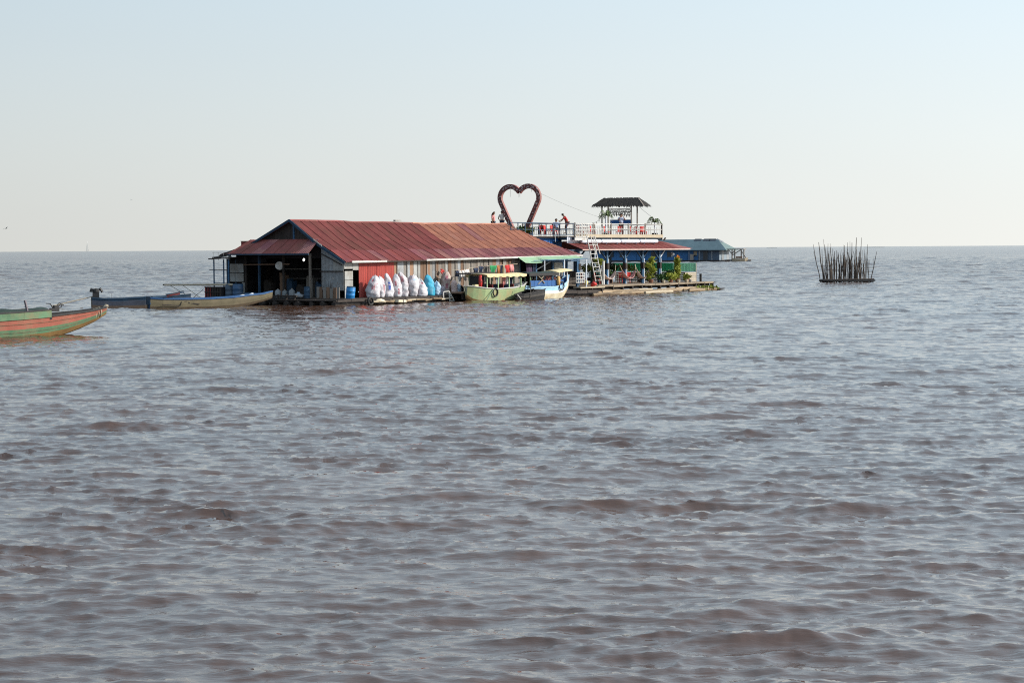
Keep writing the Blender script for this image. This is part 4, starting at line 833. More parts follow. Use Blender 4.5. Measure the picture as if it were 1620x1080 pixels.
# hammocks
HAM = M('pale woven hammock', (.62, .46, .40), .85, .2); HAM2 = M('pinkish woven hammock', (.55, .28, .26), .85, .2)
def hammock(u0, u1, label, mt):
    t = T('hammock', label, 'hammock', ((u0 + u1) / 2, 1.6, 1.0), 0, 'hammocks slung between the blue posts'); l = (u1 - u0) / 2
    MB().sheet(lambda i, j: ((i * 2 - 1) * l * .86, (j - .5) * .55 * math.sin(i * math.pi) ** .6 + .0, .12 + 1.0 * (abs(i * 2 - 1) * .86) ** 2.2 + .12 * abs(j - .5)), 20, 5, .025).build('net', mt, t, True)
    for s in (-1, 1): MB().tube([(s * l * .84, 0, .86), (s * l, .1, 1.3)], .025, 5).build('rope', CREAM, t)
hammock(33.1, 35.5, 'leftmost pale hammock hanging between the ladder and the first middle post', HAM)
hammock(36.1, 38.5, 'middle hammock hanging between two blue posts of the cafe', HAM2)
hammock(38.4, 40.6, 'rightmost hammock hanging beside the tall leafy plant', HAM)
# chairs and tables
def chair(loc, rot, label, mt=REDC, group='red chairs in the cafe'):
    t = T('plastic_chair', label, 'chair', loc, rot, group)
    MB().box((0, 0, .43), (.44, .44, .05)).build('seat', mt, t)
    MB().sheet(lambda i, j: ((i - .5) * .46, .2 + .05 * j - .06 * math.sin(i * math.pi), .45 + .45 * j), 4, 3, .03).build('backrest', mt, t)
    for a in (-.18, .18):
        for b in (-.18, .18): MB().beam((a, b, .42), (a * 1.15, b * 1.15, 0), .045).build('leg', mt, t)
    return t
def table(loc, label, mt=WOODD, w=1.1, d=.7, h=.74):
    t = T('table', label, 'table', loc, 0, None); MB().box((0, 0, h), (w, d, .05)).build('tabletop', mt, t)
    for a in (-1, 1):
        for b in (-1, 1): MB().box((a * (w / 2 - .07), b * (d / 2 - .07), h / 2 - .015), (.06, .06, h - .03)).build('leg', mt, t)
c1 = chair((35.0, 3.2, .74), .4, 'red plastic chair behind the leftmost hammock')
dup(c1, (36.1, 3.0, .74), .2, 'red chair between the leftmost and the middle hammock')
dup(c1, (38.7, 3.1, .74), -.3, 'red chair behind the middle hammock right of the low table')
dup(c1, (39.6, 3.3, .74), 2.8, 'red chair turned away, beside the second blue middle post')
dup(c1, (41.2, 2.9, .74), .1, 'red chair behind the rightmost hammock')
dup(c1, (41.9, 3.2, .74), .6, 'red chair next to the foot of the tall leafy plant')
dup(c1, (33.6, 3.6, .74), 1.2, 'red chair just right of the white ladder foot')
table((34.5, 2.6, .74), 'dark low table under the leftmost hammock', w=1.4)
table((37.6, 2.7, .74), 'brown table between the two middle blue posts', WOODB, 1.5)
table((40.4, 2.7, .74), 'dark table behind the rightmost hammock')
cab = T('dark_cabinet', 'dark teal cabinet low on the cafe deck behind the first middle post', 'cabinet', (36.4, 4.0, .74)); MB().box((0, 0, .5), (1.6, .6, 1.0)).build('body', M('dark teal board', (.02, .07, .065), .6), cab); MB().box((0, -.31, .5), (.04, .02, .9)).build('door_gap', BLACK, cab)
# white crate rack and bench beside the blue boat bow
rk = T('white_wire_rack', 'white square wire rack on the bench beside the blue tour boat bow', 'rack', (27.4, -.3, .95))
for i in range(5): MB().box((-.55 + i * .28, 0, .42), (.05, .05, .84)).build('upright', WHITE, rk); 
for i in range(4): MB().box((0, -.03, .06 + i * .25), (1.16, .05, .05)).build('bar', WHITE, rk)
bn = T('timber_bench', 'cream plank bench along the water right of the blue tour boat', 'bench', (27.6, -.9, .0)); MB().box((.2, 0, .62), (3.4, .7, .1)).box((1.2, -.1, .14), (4.2, .6, .08)).build('plank', CREAM, bn)
for x in (-1.2, .3, 1.7): MB().box((x, 0, .35), (.1, .5, .5)).build('leg', WOODD, bn)
rb = T('red_bag', 'red bag on the bench right of the white wire rack', 'bag', (28.4, -.9, .68)); blob(.22, 9, 1.4, 1, .8).build('body', REDC, rb, True); MB().tube([(-.15, 0, .3), (0, 0, .5), (.15, 0, .3)], .02, 5).build('handle', DRED, rb)
tyre('tyre', (28.95, -.9, .92), 'dark bicycle tyre leaning right of the red bag on the bench', .22, .03)
bl = T('yellow_ball', 'yellow and white globe standing on the deck at the ladder foot', 'ball', (30.7, 1.4, .74)); MB().lathe([(.02, 0), (.14, .04), (.2, .2), (.14, .36), (.02, .4)], 14).build('globe', M('warm yellow globe', (.75, .58, .2), .5), bl, True); MB().lathe([(.1, -.0), (.11, .03)], 12).build('stand', WOODD, bl)
# plants
CLAY = M('clay pot', (.18, .08, .05), .8, .2)
def leaves(m, c, r, n, size, seed, up=.5, sz=1.0):
    rr = random.Random(seed)
    for _ in range(n):
        d = Vector((rr.gauss(0, 1), rr.gauss(0, 1), rr.gauss(0, 1) * sz)).normalized() * r * rr.uniform(.35, 1.05); d.z *= sz; p = Vector(c) + d
        a = Vector((rr.gauss(0, 1), rr.gauss(0, 1), rr.gauss(up, .7))).normalized(); b = a.cross(Vector((rr.gauss(0, 1), rr.gauss(0, 1), rr.gauss(0, 1)))).normalized(); s_ = size * rr.uniform(.6, 1.3)
        m.add([p, p + a * s_ * .5 + b * s_ * .28, p + a * s_, p + a * s_ * .5 - b * s_ * .28], [(0, 1, 2, 3)])
def plant(u, v, z, h, r, mt, label, flower=None, pot=CLAY, tall=False, n=260, name='potted_plant'):
    t = T(name, label, 'plant', (u, v, z)); s = int(u * 97)
    MB().lathe([(.13, 0), (.17, .02), (.22, .28), (.19, .29)], 12).build('pot', pot, t)
    MB().tube([(0, 0, .2), (.03, .02, h * .5), (-.02, 0, h * .9)], [.04, .03, .012], 6).build('stem', WOODD, t)
    m = MB()
    if tall:
        for k in range(6): leaves(m, (math.sin(k * 2.1 + s) * r * .35, math.cos(k * 1.7) * r * .3, .35 + (h - .4) * (k + .5) / 6), r * (.75 - .05 * k), n // 6, .26, s + k)
    else:
        for k in range(3): leaves(m, (math.sin(k * 2.1 + s) * r * .5, math.cos(k * 2.1) * r * .3, h * .6), r * .8, n // 3, .24, s + k, .6, .7)
    m.build('foliage', mt, t)
    if flower: m = MB(); leaves(m, (0, 0, h), r * .45, 50, .2, s + 9); m.build('flower', flower, t)
plant(32.4, 1.3, 2.0, .95, .45, TLEAF, 'yellow green plant hanging in a pot right of the upper ladder', pot=WOODD, name='hanging_plant')
plant(35.9, 4.6, .95, 1.6, .75, YLEAF, 'pale yellow green bush in the back of the cafe between ladder and first middle post', pot=WOODD)
plant(39.3, 4.8, 1.2, 1.3, .7, LEAF, 'green bush at the back right of the middle table', pot=WOODD)
plant(41.0, 4.3, 1.2, 1.2, .7, YLEAF, 'olive green bush behind the rightmost hammock', pot=WOODD)
plant(39.5, .8, .74, 2.15, .42, TLEAF, 'tall yellow green climbing plant beside the rightmost blue post', tall=True, n=300)
plant(43.3, 3.4, .8, 1.5, .6, LEAF, 'dark green bush right of the rightmost blue post', tall=True, n=420, pot=WOODD)
plant(42.3, .6, .74, .8, .55, TLEAF, 'low bright yellow green bush in a pot near the deck edge', n=360)
plant(43.6, .7, .74, 2.05, .40, TLEAF, 'tall yellow plant with orange flowers on top by the cream planks', OLEAF, tall=True, n=380)
plant(44.9, .6, .74, .65, .4, YLEAF, 'small yellow green plant at the right end of the deck', n=160)
plant(40.7, 2.6, .74, 1.0, .5, YLEAF, 'low yellow green bush between the two right blue posts', pot=WOODD, n=200)
plant(41.5, .9, .74, .7, .45, LEAF, 'low dark green bush at the foot of the rightmost blue post', pot=WOODD, n=220)
plant(44.3, 1.8, .74, 1.2, .55, LEAF, 'dark green bush behind the orange flowered plant', pot=WOODD, n=240)
plant(37.9, 3.9, .74, 1.3, .5, LEAF, 'dark leafy plant behind the middle hammock', pot=WOODD, n=200)
for i, uu in enumerate((39.9, 42.3, 43.6, 44.2)):
    p = T('flower_pot', ['pale empty pot left of the tall climbing plant', 'small cream pot right of the rightmost blue post', 'cream pot right of the low bright bush', 'grey pot at the foot of the orange flowered plant'][i], 'pot', (uu, -.2, .73), 0, 'small pots on the deck edge')
    MB().lathe([(.08, 0), (.11, .02), (.14, .24), (.12, .25)], 12).build('pot', CREAM if i != 3 else WOODG, p); MB().lathe([(.11, .2), (.11, .235)], 12).build('soil', WOODD, p)
hy = T('water_hyacinth', 'patch of green water hyacinth floating at the right end of the bamboo raft', 'plant', (45.2, -1.2, .05)); m = MB()
for k in range(5): leaves(m, ((k - 2) * .5, 0, .12), .4, 70, .26, 50 + k, 1.2, .4)
m.build('foliage', YLEAF, hy)
br = MB(); 
for i in range(4): br.tube([(i * .5, 0, .05), (i * .5 + 1.3, rnd.uniform(-.3, .3), .12)], .05, 6)
tag(br.build('driftwood', WOODD), 'dark driftwood poking out right of the green water plants', 'driftwood', (45.9, -1.0, .0))
lamp = T('globe_lamp', 'small white globe lamp hanging under the cafe roof right of the last post', 'lamp', (44.9, 2.0, 3.1)); MB().lathe([(.02, -.14), (.13, -.08), (.15, .02), (.1, .13), (.03, .16)], 12).build('shade', WHITEB, lamp, True); MB().tube([(0, 0, .15), (0, 0, .6)], .012, 5).build('cord', IRON, lamp)

# ------------------------------------------------------------------ ROOF TERRACE
D = T('roof_terrace', 'raised viewing terrace with white railings above the red cafe roof', 'terrace', (30.4, 2.3, 4.62))
Lx = 13.3
for i in range(16): MB().box((i * Lx / 16 + Lx / 32, 2.6, -.04), (Lx / 16 - .02, 5.3, .07)).build('floor_board', DECK, D)
MB().box((Lx / 2, -.06, .05), (Lx, .05, .26)).build('fascia', CREAM, D)
MB().box((Lx / 2, .1, -.13), (Lx, .16, .09)).box((Lx / 2, 5.1, -.13), (Lx, .16, .09)).build('edge_beam', DBLUE, D)
for i in range(6): MB().box((i * 2.62 + .1, 2.6, -.17), (.12, 5.2, .15)).build('joist', DBLUE, D)
for i in range(6):
    for y in (0, 5.2): MB().box((.1 + i * 2.62, y, .45), (.10, .10, 1.35)).build('rail_post', WOODG if i < 5 else WOODD, D)
for y in (-.02, 5.2):
    for z in (1.05, .62): MB().box((Lx / 2, y, z), (Lx, .05, .05)).build('hand_rail', WHITE, D)
for x in (.0, Lx):
    for z in (1.05, .62): MB().box((x, 2.6, z), (.06, 5.2, .07)).build('hand_rail', WHITE, D)
for i in range(44): 
    x = .3 + i * .3
    if i % 3 != 2 or i < 30: MB().box((x, -.03, .42), (.035, .03, .78)).build('baluster', WHITE, D)
for i in range(14): MB().box((.2 + i * .95, 5.22, .42), (.05, .03, .78)).build('baluster', WHITE, D)
MB().tube([(Lx + .05, -.1, -.3), (Lx + .2, -.2, -.08)], .07, 6).build('corner_bracket', WOODD, D)
gt = T('lattice_gate', 'white lattice gate panels at the left end of the terrace railing above the ladder', 'gate', (30.3, 2.1, 4.55))
for k in range(2):
    for i in range(4): MB().box((k * .95 + i * .28, 0, .58), (.055, .04, 1.15)).build('upright', WHITE, gt)
    for j in range(5): MB().box((k * .95 + .42, -.02, .06 + j * .26), (.9, .04, .05)).build('bar', WHITE, gt)
MB().box((.8, 0, -.12), (1.9, .05, .2)).build('base_board', WHITE, gt)
# white tanks under the terrace
for i in range(4):
    t = T('water_tank', ['white lying tank under the left part of the terrace', 'second white lying tank from the left under the terrace', 'third white lying tank from the left under the terrace', 'rightmost white lying tank under the terrace'][i], 'tank', (32.7 + i * 2.9, 2.25, 4.24), 0, 'white tanks lying under the terrace')
    MB().tube([(-1.42, 0, 0), (-1.36, 0, 0), (-1.25, 0, 0), (1.25, 0, 0), (1.36, 0, 0), (1.42, 0, 0)], [.10, .14, .16, .16, .14, .10], 16).build('tank_body', WHITEB, t, True)
    for x in (-.8, .8): MB().box((x, 0, -.17), (.1, .26, .1)).build('cradle', DBLUE, t)
# thatched shelter
P = T('thatched_shelter', 'dark palm thatched shelter on thin posts standing on the roof terrace', 'shelter', (40.8, 4.6, 4.55), -A + R(-20))
lx, ly = 2.3, 1.15
for x, y in ((-1.45, -.9), (1.15, -.9), (-1.45, .9), (1.15, .9)): MB().tube([(x, y, 0), (x, y, 2.75)], .065, 8).build('post', WOODG, P)
rg = 1.55; zr_, ze = 3.38, 2.72; m = MB()
corners = [(-lx, -ly), (lx, -ly), (lx, ly), (-lx, ly)]; rd = [(-rg, 0, zr_), (rg, 0, zr_)]
m.add([(-lx, -ly, ze), (lx, -ly, ze), (lx, ly, ze), (-lx, ly, ze), rd[0], rd[1]], [(0, 1, 5, 4), (1, 2, 5), (2, 3, 4, 5), (3, 0, 4), (0, 3, 2, 1)]).build('thatch_base', THATCH, P)
m = MB(); rr = random.Random(5)
def tuft(p, q, n, w=.10):
    for i in range(n):
        t = rr.random(); a = Vector(p).lerp(Vector(q), t)
        yield a
for side, (e0, e1, r0, r1) in enumerate((((-lx, -ly), (lx, -ly), rd[0], rd[1]), ((lx, -ly), (lx, ly), rd[1], rd[1]), ((lx, ly), (-lx, ly), rd[1], rd[0]), ((-lx, ly), (-lx, -ly), rd[0], rd[0]))):
    for lvl in range(7):
        f = lvl / 7; n_ = int((60 if side % 2 == 0 else 34) * (1 - .4 * f))
        for i in range(n_):
            t = rr.random(); lo = Vector((*e0, ze)).lerp(Vector((*e1, ze)), t); hi = Vector(r0).lerp(Vector(r1), t); d = (lo - hi)
            p0 = hi + d * max(.0, 1 - f - .16) + Vector((0, 0, .03 + rr.uniform(0, .02))); p1 = hi + d * (1 - f + rr.uniform(.02, .12)) + Vector((rr.uniform(-.04, .04), 0, -rr.uniform(0, .10 if lvl == 0 else .0)))
            tan = Vector((*e1, 0)) - Vector((*e0, 0)); tan.normalize(); wd = rr.uniform(.03, .06)
            m.add([p0 - tan * wd, p0 + tan * wd, p1 + tan * wd * .3, p1 - tan * wd * .3], [(0, 1, 2, 3)])
m.build('thatch_leaf', THATCH, P, kind='stuff')
MB().tube([(rg - .05, 0, zr_), (lx, -ly, ze)], .05, 6).build('hip_light_strip', M('pale hip light strip', (.4, .33, .28), .8), P)  # pale strip added to draw the sunlit edge of the hip
bn = T('patterned_banner', 'black and white lattice patterned banner hanging under the thatched shelter', 'banner', (41.1, 4.6, 7.0), -A + R(-20))
MB().box((-.1, -.95, .0), (2.0, .03, .05)).box((-.1, -.95, -.28), (2.0, .02, .07)).build('rod', WOODD, bn)
m = MB()
for i in range(20):
    x = -1.05 + i * .1
    m.beam((x, -.95, 0), (x + rr.uniform(.04, .18), -.95, -.5), .06, .02).beam((x + .12, -.95, 0), (x - rr.uniform(0, .1), -.95, -.5), .05, .02)
m.build('lattice_strip', BLACK, bn, kind='stuff')
for i in range(9): MB().add([(-1.05 + i * .22, -.96, -.48), (-.85 + i * .22, -.96, -.48), (-.95 + i * .22, -.96, -.66 - .1 * (i in (7, 8)))], [(0, 1, 2)]).build('pennant', WOODG, bn)
sb = MB().box((0, 0, 0), (1.9, .06, .34)).build('blue_board', BLUE); tag(sb, 'plain blue board behind the person under the thatched shelter', 'board', (42.3, 5.6, 5.95), -A + R(-10))
for i, (uu, vv, ss) in enumerate(((33.2, 3.6, 0), (34.6, 3.3, .5), (35.3, 4.1, 1), (38.0, 4.2, .2), (38.9, 3.6, 2.5), (41.3, 3.7, .3), (42.6, 3.5, -.4), (43.0, 4.3, .9))):
    dup(c1, (uu, vv, 4.62), ss, ['red chair on the terrace right beside the lattice gate', 'red chair on the terrace left of the left palm', 'red chair on the terrace behind the left palm pot', 'red chair on the terrace left of the standing person', 'red chair on the terrace at the left hand of the standing person', 'red chair on the terrace right of the standing person', 'red chair under the right shelter post', 'red chair on the terrace between shelter and right palm'][i])['group'] = 'red chairs on the roof terrace'
table((34.0, 4.0, 4.62), 'dark red table among the chairs at the left end of the terrace', DRED)
table((42.2, 4.1, 4.62), 'dark red table on the terrace under the right side of the shelter', DRED, 1.5)
def palm(u, v, z, h, label, flip=1, nf=8, pots=True):
    t = T('potted_palm', label, 'palm', (u, v, z)); rr = random.Random(int(u * 10))
    MB().lathe([(.2, 0), (.24, .03), (.27, .32), (.24, .33)], 12).build('pot', IRON, t)
    MB().tube([(0, 0, .1), (.03, 0, h * .5), (0, 0, h)], [.09, .075, .06], 8).build('trunk', WHITEB, t)
    for i in range(nf):
        a = i * 2 * math.pi / nf + rr.uniform(-.2, .2); l_ = rr.uniform(.5, .8); up_ = rr.uniform(.2, .6); m = MB(); prev = None
        for k in range(9):
            f = k / 8; p = Vector((math.cos(a) * l_ * f, math.sin(a) * l_ * f, h + up_ * math.sin(f * 2.6) - .35 * f * f)); tn = Vector((-math.sin(a), math.cos(a), 0))
            if prev is not None:
                m.beam(prev, p, .02)
                for s in (-1, 1):
                    q = p + tn * s * .20 * math.sin(.4 + f * 2.4) + Vector((math.cos(a) * .12, math.sin(a) * .12, -.12)); m.add([prev, p, q], [(0, 1, 2)])
            prev = p
        m.build('frond', PALM, t)
palm(36.6, 3.4, 4.62, 1.75, 'white trunked palm in a pot on the left side of the terrace shelter', nf=9)
palm(43.9, 3.2, 4.62, 1.25, 'potted palm at the right end of the terrace', nf=8)
# string lights and wires
def wire(name, a, b, sag, label, cat, bulbs=0, r=.013):
    t = T(name, label, cat, (0, 0, 0)); pts = []
    for i in range(17): f = i / 16; pts.append((lerp(a[0], b[0], f), lerp(a[1], b[1], f), lerp(a[2], b[2], f) - sag * 4 * f * (1 - f)))
    MB().tube(pts, r, 5).build('cable', WIRE, t)
    for i in range(bulbs):
        p = pts[int((i + 1) * 16 / (bulbs + 1))]; MB().lathe([(.01, 0), (.035, -.03), (.045, -.08), (.02, -.12)], 8, p).build('bulb', WOODG, t)
wire('string_lights', (39.0, 4.1, 7.3), (33.2, 2.3, 5.7), .12, 'string of small bulbs sloping from the left thatch corner to the railing', 'string lights', 7)
wire('guy_wire', (42.8, 4.2, 7.3), (43.6, 2.3, 5.7), .05, 'thin wire from the right thatch corner down to the railing', 'wire', 0)
wire('overhead_wire', (27.0, 3.1, 8.0), (38.8, 4.0, 5.9), .15, 'long thin wire running from the red heart down to the terrace', 'wire', 0, .010)

# ------------------------------------------------------------------ HEART ARCH
def heart_pts(n=44):
    """closed centre line of the heart in (y, z), tip at the bottom"""
    pts = []; 
    for i in range(n):  # right lobe arc then straight to the tip, mirrored
        f = i / (n - 1)
        if f < .62:
            a = R(152) - f / .62 * R(174); pts.append((.90 + 1.02 * math.cos(a), 7.74 + .90 * math.sin(a)))
        else:
            g_ = (f - .62) / .38; a = R(-22); p = (.90 + 1.02 * math.cos(a), 7.74 + .90 * math.sin(a)); pts.append((lerp(p[0], .36, g_), lerp(p[1], 4.62, g_)))
    return pts
HEARTS2 = None
HT = T('heart_arch', 'huge dark red heart shaped arch frame covered in small dots, standing above the roof', 'heart', (27.0, 5.25, 0))
hp = heart_pts(); 
for s in (-1, 1):
    m = MB(); w_, d_ = .19, .11; vs = []
    for i, p in enumerate(hp):
        a = hp[max(i - 1, 0)]; b = hp[min(i + 1, len(hp) - 1)]; t = Vector((0, b[0] - a[0], b[1] - a[1])).normalized(); nrm = Vector((0, -t.z, t.y))
        c = Vector((0, p[0], p[1]))
        if i == 0: c.y = -.02; nrm = Vector((0, .5, .86)).normalized() if False else nrm
        for e, f in ((-1, -1), (1, -1), (1, 1), (-1, 1)):
            q = c + nrm * w_ * e + Vector((d_ * f, 0, 0)); q.y = max(q.y, .0) if i < 3 else q.y; vs.append((q.x, s * q.y, q.z))
    k = len(hp); fs = []; mi = []
    for i in range(k - 1):
        for j in range(4): fs.append((i * 4 + j, i * 4 + (j + 1) % 4, (i + 1) * 4 + (j + 1) % 4, (i + 1) * 4 + j)); mi.append(0 if j in (0, 2) else 1)
    m.v = vs; m.f = [list(f) for f in fs]; m.m = mi; m.build('heart_frame', [HEARTM, HEART_SUN], HT)
    dm = MB()
    for i in range(2, len(hp) - 6):
        if i % 1 == 0:
            for q in range(2):
                y, z = hp[i]; y += rnd.uniform(-.13, .13); z += rnd.uniform(-.13, .13)
                if rnd.random() < .75: dm.box((-.13, s * y, z), (.03, .055, .09 * rnd.uniform(.5, 1.3)), (rnd.uniform(-1, 1), 0, 0))
    dm.build('light_bulb_dots', M('grey dotted trim', (.42, .38, .38), .6, .3), HT, kind='stuff')
for y, l_ in ((.9, .6), (.05, .35), (-.05, .3), (-1.2, .25)): MB().tube([(0, y, 8.42 if abs(y) > .5 else 8.1), (0, y, (8.42 if abs(y) > .5 else 8.1) - l_)], .012, 5).build('hanging_string', WIRE, HT)
MB().box((0, 0, 4.68), (.7, 1.6, .12)).build('base', WOODD, HT)
for i, (y, h, mt, lb_) in enumerate(((-.35, .9, LEAF, 'dark green potted plant inside the foot of the heart'), (.3, .75, LEAF, 'leafy dark plant left inside the foot of the heart'), (-1.0, .7, YLEAF, 'yellowish plant right of the foot of the heart'))):
    plant(27.0, 5.3 + y, 4.66, h, .35, mt, lb_, pot=IRON, n=150)
c2 = dup(c1, (29.2, 4.6, 4.66), .5, 'red and white chair on the walkway right of the heart'); c2['group'] = 'chairs on the walkway beside the heart'
for uu, vv, r_, lb_ in ((29.9, 4.6, .3, 'chair on the walkway left of the seated person'), (31.0, 4.7, 0, 'chair on the walkway just left of the seated person'), (30.4, 5.5, 2, 'chair turned away on the walkway behind the railing')): dup(c1, (uu, vv, 4.66), r_, lb_)['group'] = 'chairs on the walkway beside the heart'
table((29.6, 5.2, 4.66), 'small dark table among the chairs beside the heart', WOODD)

# ------------------------------------------------------------------ PEOPLE
def skin_mesh(name, joints, edges, mt, parent, root=0):
    """grow one continuous surface round a joint skeleton"""
    me = bpy.data.meshes.new(name); me.from_pydata([j[0] for j in joints], edges, []); o = bpy.data.objects.new(name, me); COL.objects.link(o)
    bm = bmesh.new(); bm.from_mesh(me); ly_ = bm.verts.layers.skin.verify()
    for v, j in zip(bm.verts, joints): r = j[1]; v[ly_].radius = (r, r) if not isinstance(r, tuple) else r; v[ly_].use_root = (v.index == root)
    bm.to_mesh(me); bm.free()
    o.modifiers.new('skin', 'SKIN').use_smooth_shade = True; s_ = o.modifiers.new('sub', 'SUBSURF'); s_.levels = 2; s_.render_levels = 2
    dg = bpy.context.evaluated_depsgraph_get(); nm = bpy.data.meshes.new_from_object(o.evaluated_get(dg)); nm.name = name
    bpy.data.objects.remove(o); o = bpy.data.objects.new(name, nm); COL.objects.link(o); nm.materials.clear(); nm.materials.append(mt); o.parent = parent
    nm.polygons.foreach_set('use_smooth', [True] * len(nm.polygons)); return o
def person(loc, rot, label, J, shirt, trousers, hair_long=False, shorts=False, dress=False, group=None):
    """J: joint positions, z up, facing -y"""
    t = T('person', label, 'person', loc, rot)
    Vj = {k: Vector(v) for k, v in J.items()}
    nk, hd = Vj['neck'], Vj['head']; ax = (hd - nk).normalized()
    names = [('pelvis', .13), ('waist', .12), ('chest', .145), ('neck0', .07), ('neck', .052), ('head0', .078), ('head1', .098), ('head2', .085)]
    Vj['waist'] = Vj['pelvis'].lerp(Vj['chest'], .5); Vj['neck0'] = Vj['chest'].lerp(nk, .75); Vj['head0'] = hd - ax * .075; Vj['head1'] = hd; Vj['head2'] = hd + ax * .075
    js = [(Vj[n], r) for n, r in names]; ed = [(i, i + 1) for i in range(7)]
    def limb(start, chain):
        p = start
        for n, r in chain: js.append((Vj[n], r)); ed.append((p, len(js) - 1)); p = len(js) - 1
        return p
    for s in 'lr':
        h = limb(2, [(s + 'sh', .062), (s + 'el', .042), (s + 'wr', .030), (s + 'pa', .034)])
        for k in range(4):  # four fingers
            d = (Vj[s + 'pa'] - Vj[s + 'wr']).normalized(); sd = d.cross(Vector((0, 0, 1))); sd = sd.normalized() if sd.length > .2 else Vector((1, 0, 0))
            b = Vj[s + 'pa'] + sd * (k - 1.5) * .02; js.append((b + d * .04, .011)); ed.append((h, len(js) - 1)); js.append((b + d * (.085 - .008 * abs(k - 1)) + Vector((0, 0, -.012)), .008)); ed.append((len(js) - 2, len(js) - 1))
        js.append((Vj[s + 'wr'].lerp(Vj[s + 'pa'], .5) + sd * .05, .012)); ed.append((h, len(js) - 1))
        limb(0, [(s + 'hp', .088), (s + 'kn', .058), (s + 'an', .038), (s + 'to', .036)])
    skin_mesh('body', js, ed, SKIN, t)
    # face: nose, ears, eyes, mouth
    f = Vector(J.get('face', (0, -1, 0))).normalized(); sd = f.cross(ax).normalized()
    MB().tube([hd + f * .088 + ax * .01, hd + f * .112 - ax * .02], [.009, .016], 6).build('nose', SKIN, t)
    for s in (-1, 1):
        MB().lathe([(.004, -.01), (.012, 0), (.004, .01)], 8, hd + f * .088 + sd * s * .033 + ax * .018).build('eye', HAIR, t); MB().lathe([(.006, -.03), (.018, 0), (.006, .03)], 8, hd + sd * s * .092).build('ear', SKIN, t)
    MB().beam(hd + f * .088 - ax * .045 - sd * .022, hd + f * .088 - ax * .045 + sd * .022, .01).build('mouth', DRED, t)
    # hair cap
    m = MB(); n, k = 14, 7; vs = []
    for i in range(k):
        p = i / (k - 1) * R(108)
        for j in range(n):
            a = 2 * math.pi * j / n; d = ax * math.cos(p) + (sd * math.cos(a) + f * math.sin(a)) * math.sin(p); back = max(0, -math.sin(a))
            q = hd + ax * .02 + Vector(d) * (.112 + .008 * back); 
            if math.sin(a) > .3 and p > R(62): q = hd + ax * .02 + (ax * math.cos(R(62)) + (sd * math.cos(a) + f * math.sin(a)) * math.sin(R(62))) * .112
            vs.append(q)
    m.add(vs, [(i * n + j, i * n + (j + 1) % n, (i + 1) * n + (j + 1) % n, (i + 1) * n + j) for i in range(k - 1) for j in range(n)] + [tuple(range(n))]); 
    m.build('hair', HAIR, t, True)
    if hair_long: MB().tube([hd - f * .07, hd - f * .11 - ax * .12, hd - f * .10 - ax * .28], [.07, .06, .03], 8).build('hair', HAIR, t, True)
    # shirt and trousers follow the same joints, a little wider
    P_ = Vj; sj = [(P_['pelvis'] + Vector((0, 0, .02)), .155), (P_['waist'], .145), (P_['chest'], .168), (P_['neck0'], .085)]; se = [(0, 1), (1, 2), (2, 3)]
    for s in 'lr':
        sj += [(P_[s + 'sh'], .082), (P_[s + 'sh'].lerp(P_[s + 'el'], .85), .06)]; se += [(2, len(sj) - 2), (len(sj) - 2, len(sj) - 1)]
    skin_mesh('shirt' if not dress else 'dress', sj, se, shirt, t)
    tj = [(P_['pelvis'], .15)]; te = []
    for s in 'lr':
        end = .45 if shorts else .92; tj += [(P_[s + 'hp'], .105), (P_[s + 'kn'], .078)]; te += [(0, len(tj) - 2), (len(tj) - 2, len(tj) - 1)]
        if not shorts: tj += [(P_[s + 'kn'].lerp(P_[s + 'an'], .9), .06)]; te += [(len(tj) - 2, len(tj) - 1)]
    skin_mesh('trousers' if not dress else 'skirt', tj, te, trousers, t)
    for s in 'lr': MB().box(P_[s + 'to'].lerp(P_[s + 'an'], .5) + Vector((0, -.01, -.045)), (.10, .25, .05)).build('shoe', IRON, t)
    return t
def stand(**kw):
    J = dict(pelvis=(0, 0, .95), chest=(0, .0, 1.30), neck=(0, -.01, 1.50), head=(0, -.03, 1.63), lsh=(.19, 0, 1.40), lel=(.25, .02, 1.12), lwr=(.24, -.05, .88), lpa=(.24, -.07, .79), rsh=(-.19, 0, 1.40), rel=(-.25, .02, 1.12), rwr=(-.24, -.05, .88), rpa=(-.24, -.07, .79),
             lhp=(.10, 0, .88), lkn=(.11, -.02, .50), lan=(.12, .02, .10), lto=(.13, -.13, .045), rhp=(-.10, 0, .88), rkn=(-.11, -.02, .50), ran=(-.12, .02, .10), rto=(-.13, -.13, .045)); J.update(kw); return J
yaw = lambda deg: -A + R(deg)     # 0 = facing the camera
person((26.1, 7.2, 4.90), yaw(70), 'person in a pinkish top standing behind the roof ridge, left of the person in white', stand(head=(0, -.05, 1.62)), PCL, NAVY, True)
person((27.0, 7.0, 4.98), yaw(170), 'person in a white shirt and dark trousers seen from behind, left of the heart', stand(lel=(.29, .05, 1.14), lwr=(.22, -.12, .98), lpa=(.16, -.18, .95), rel=(-.29, .05, 1.14), rwr=(-.22, -.12, .98), rpa=(-.16, -.18, .95)), M('off white shirt', (.55, .53, .50), .8), NAVY)
person((33.1, 5.0, 4.88), yaw(-75), 'person in a red dress bending forward over the walkway railing with an arm held out', stand(pelvis=(0, .12, .93), chest=(0, -.05, 1.27), neck=(0, -.16, 1.46), head=(0, -.26, 1.55), face=(0, -.8, -.5), lsh=(.18, -.1, 1.36), lel=(.2, -.35, 1.2), lwr=(.18, -.55, 1.08), lpa=(.18, -.64, 1.05), rsh=(-.18, -.1, 1.36), rel=(-.2, -.25, 1.12), rwr=(-.17, -.42, 1.0), rpa=(-.17, -.5, .98), lhp=(.1, .12, .88), rhp=(-.1, .12, .88)), REDC, DRED, False, True, True)
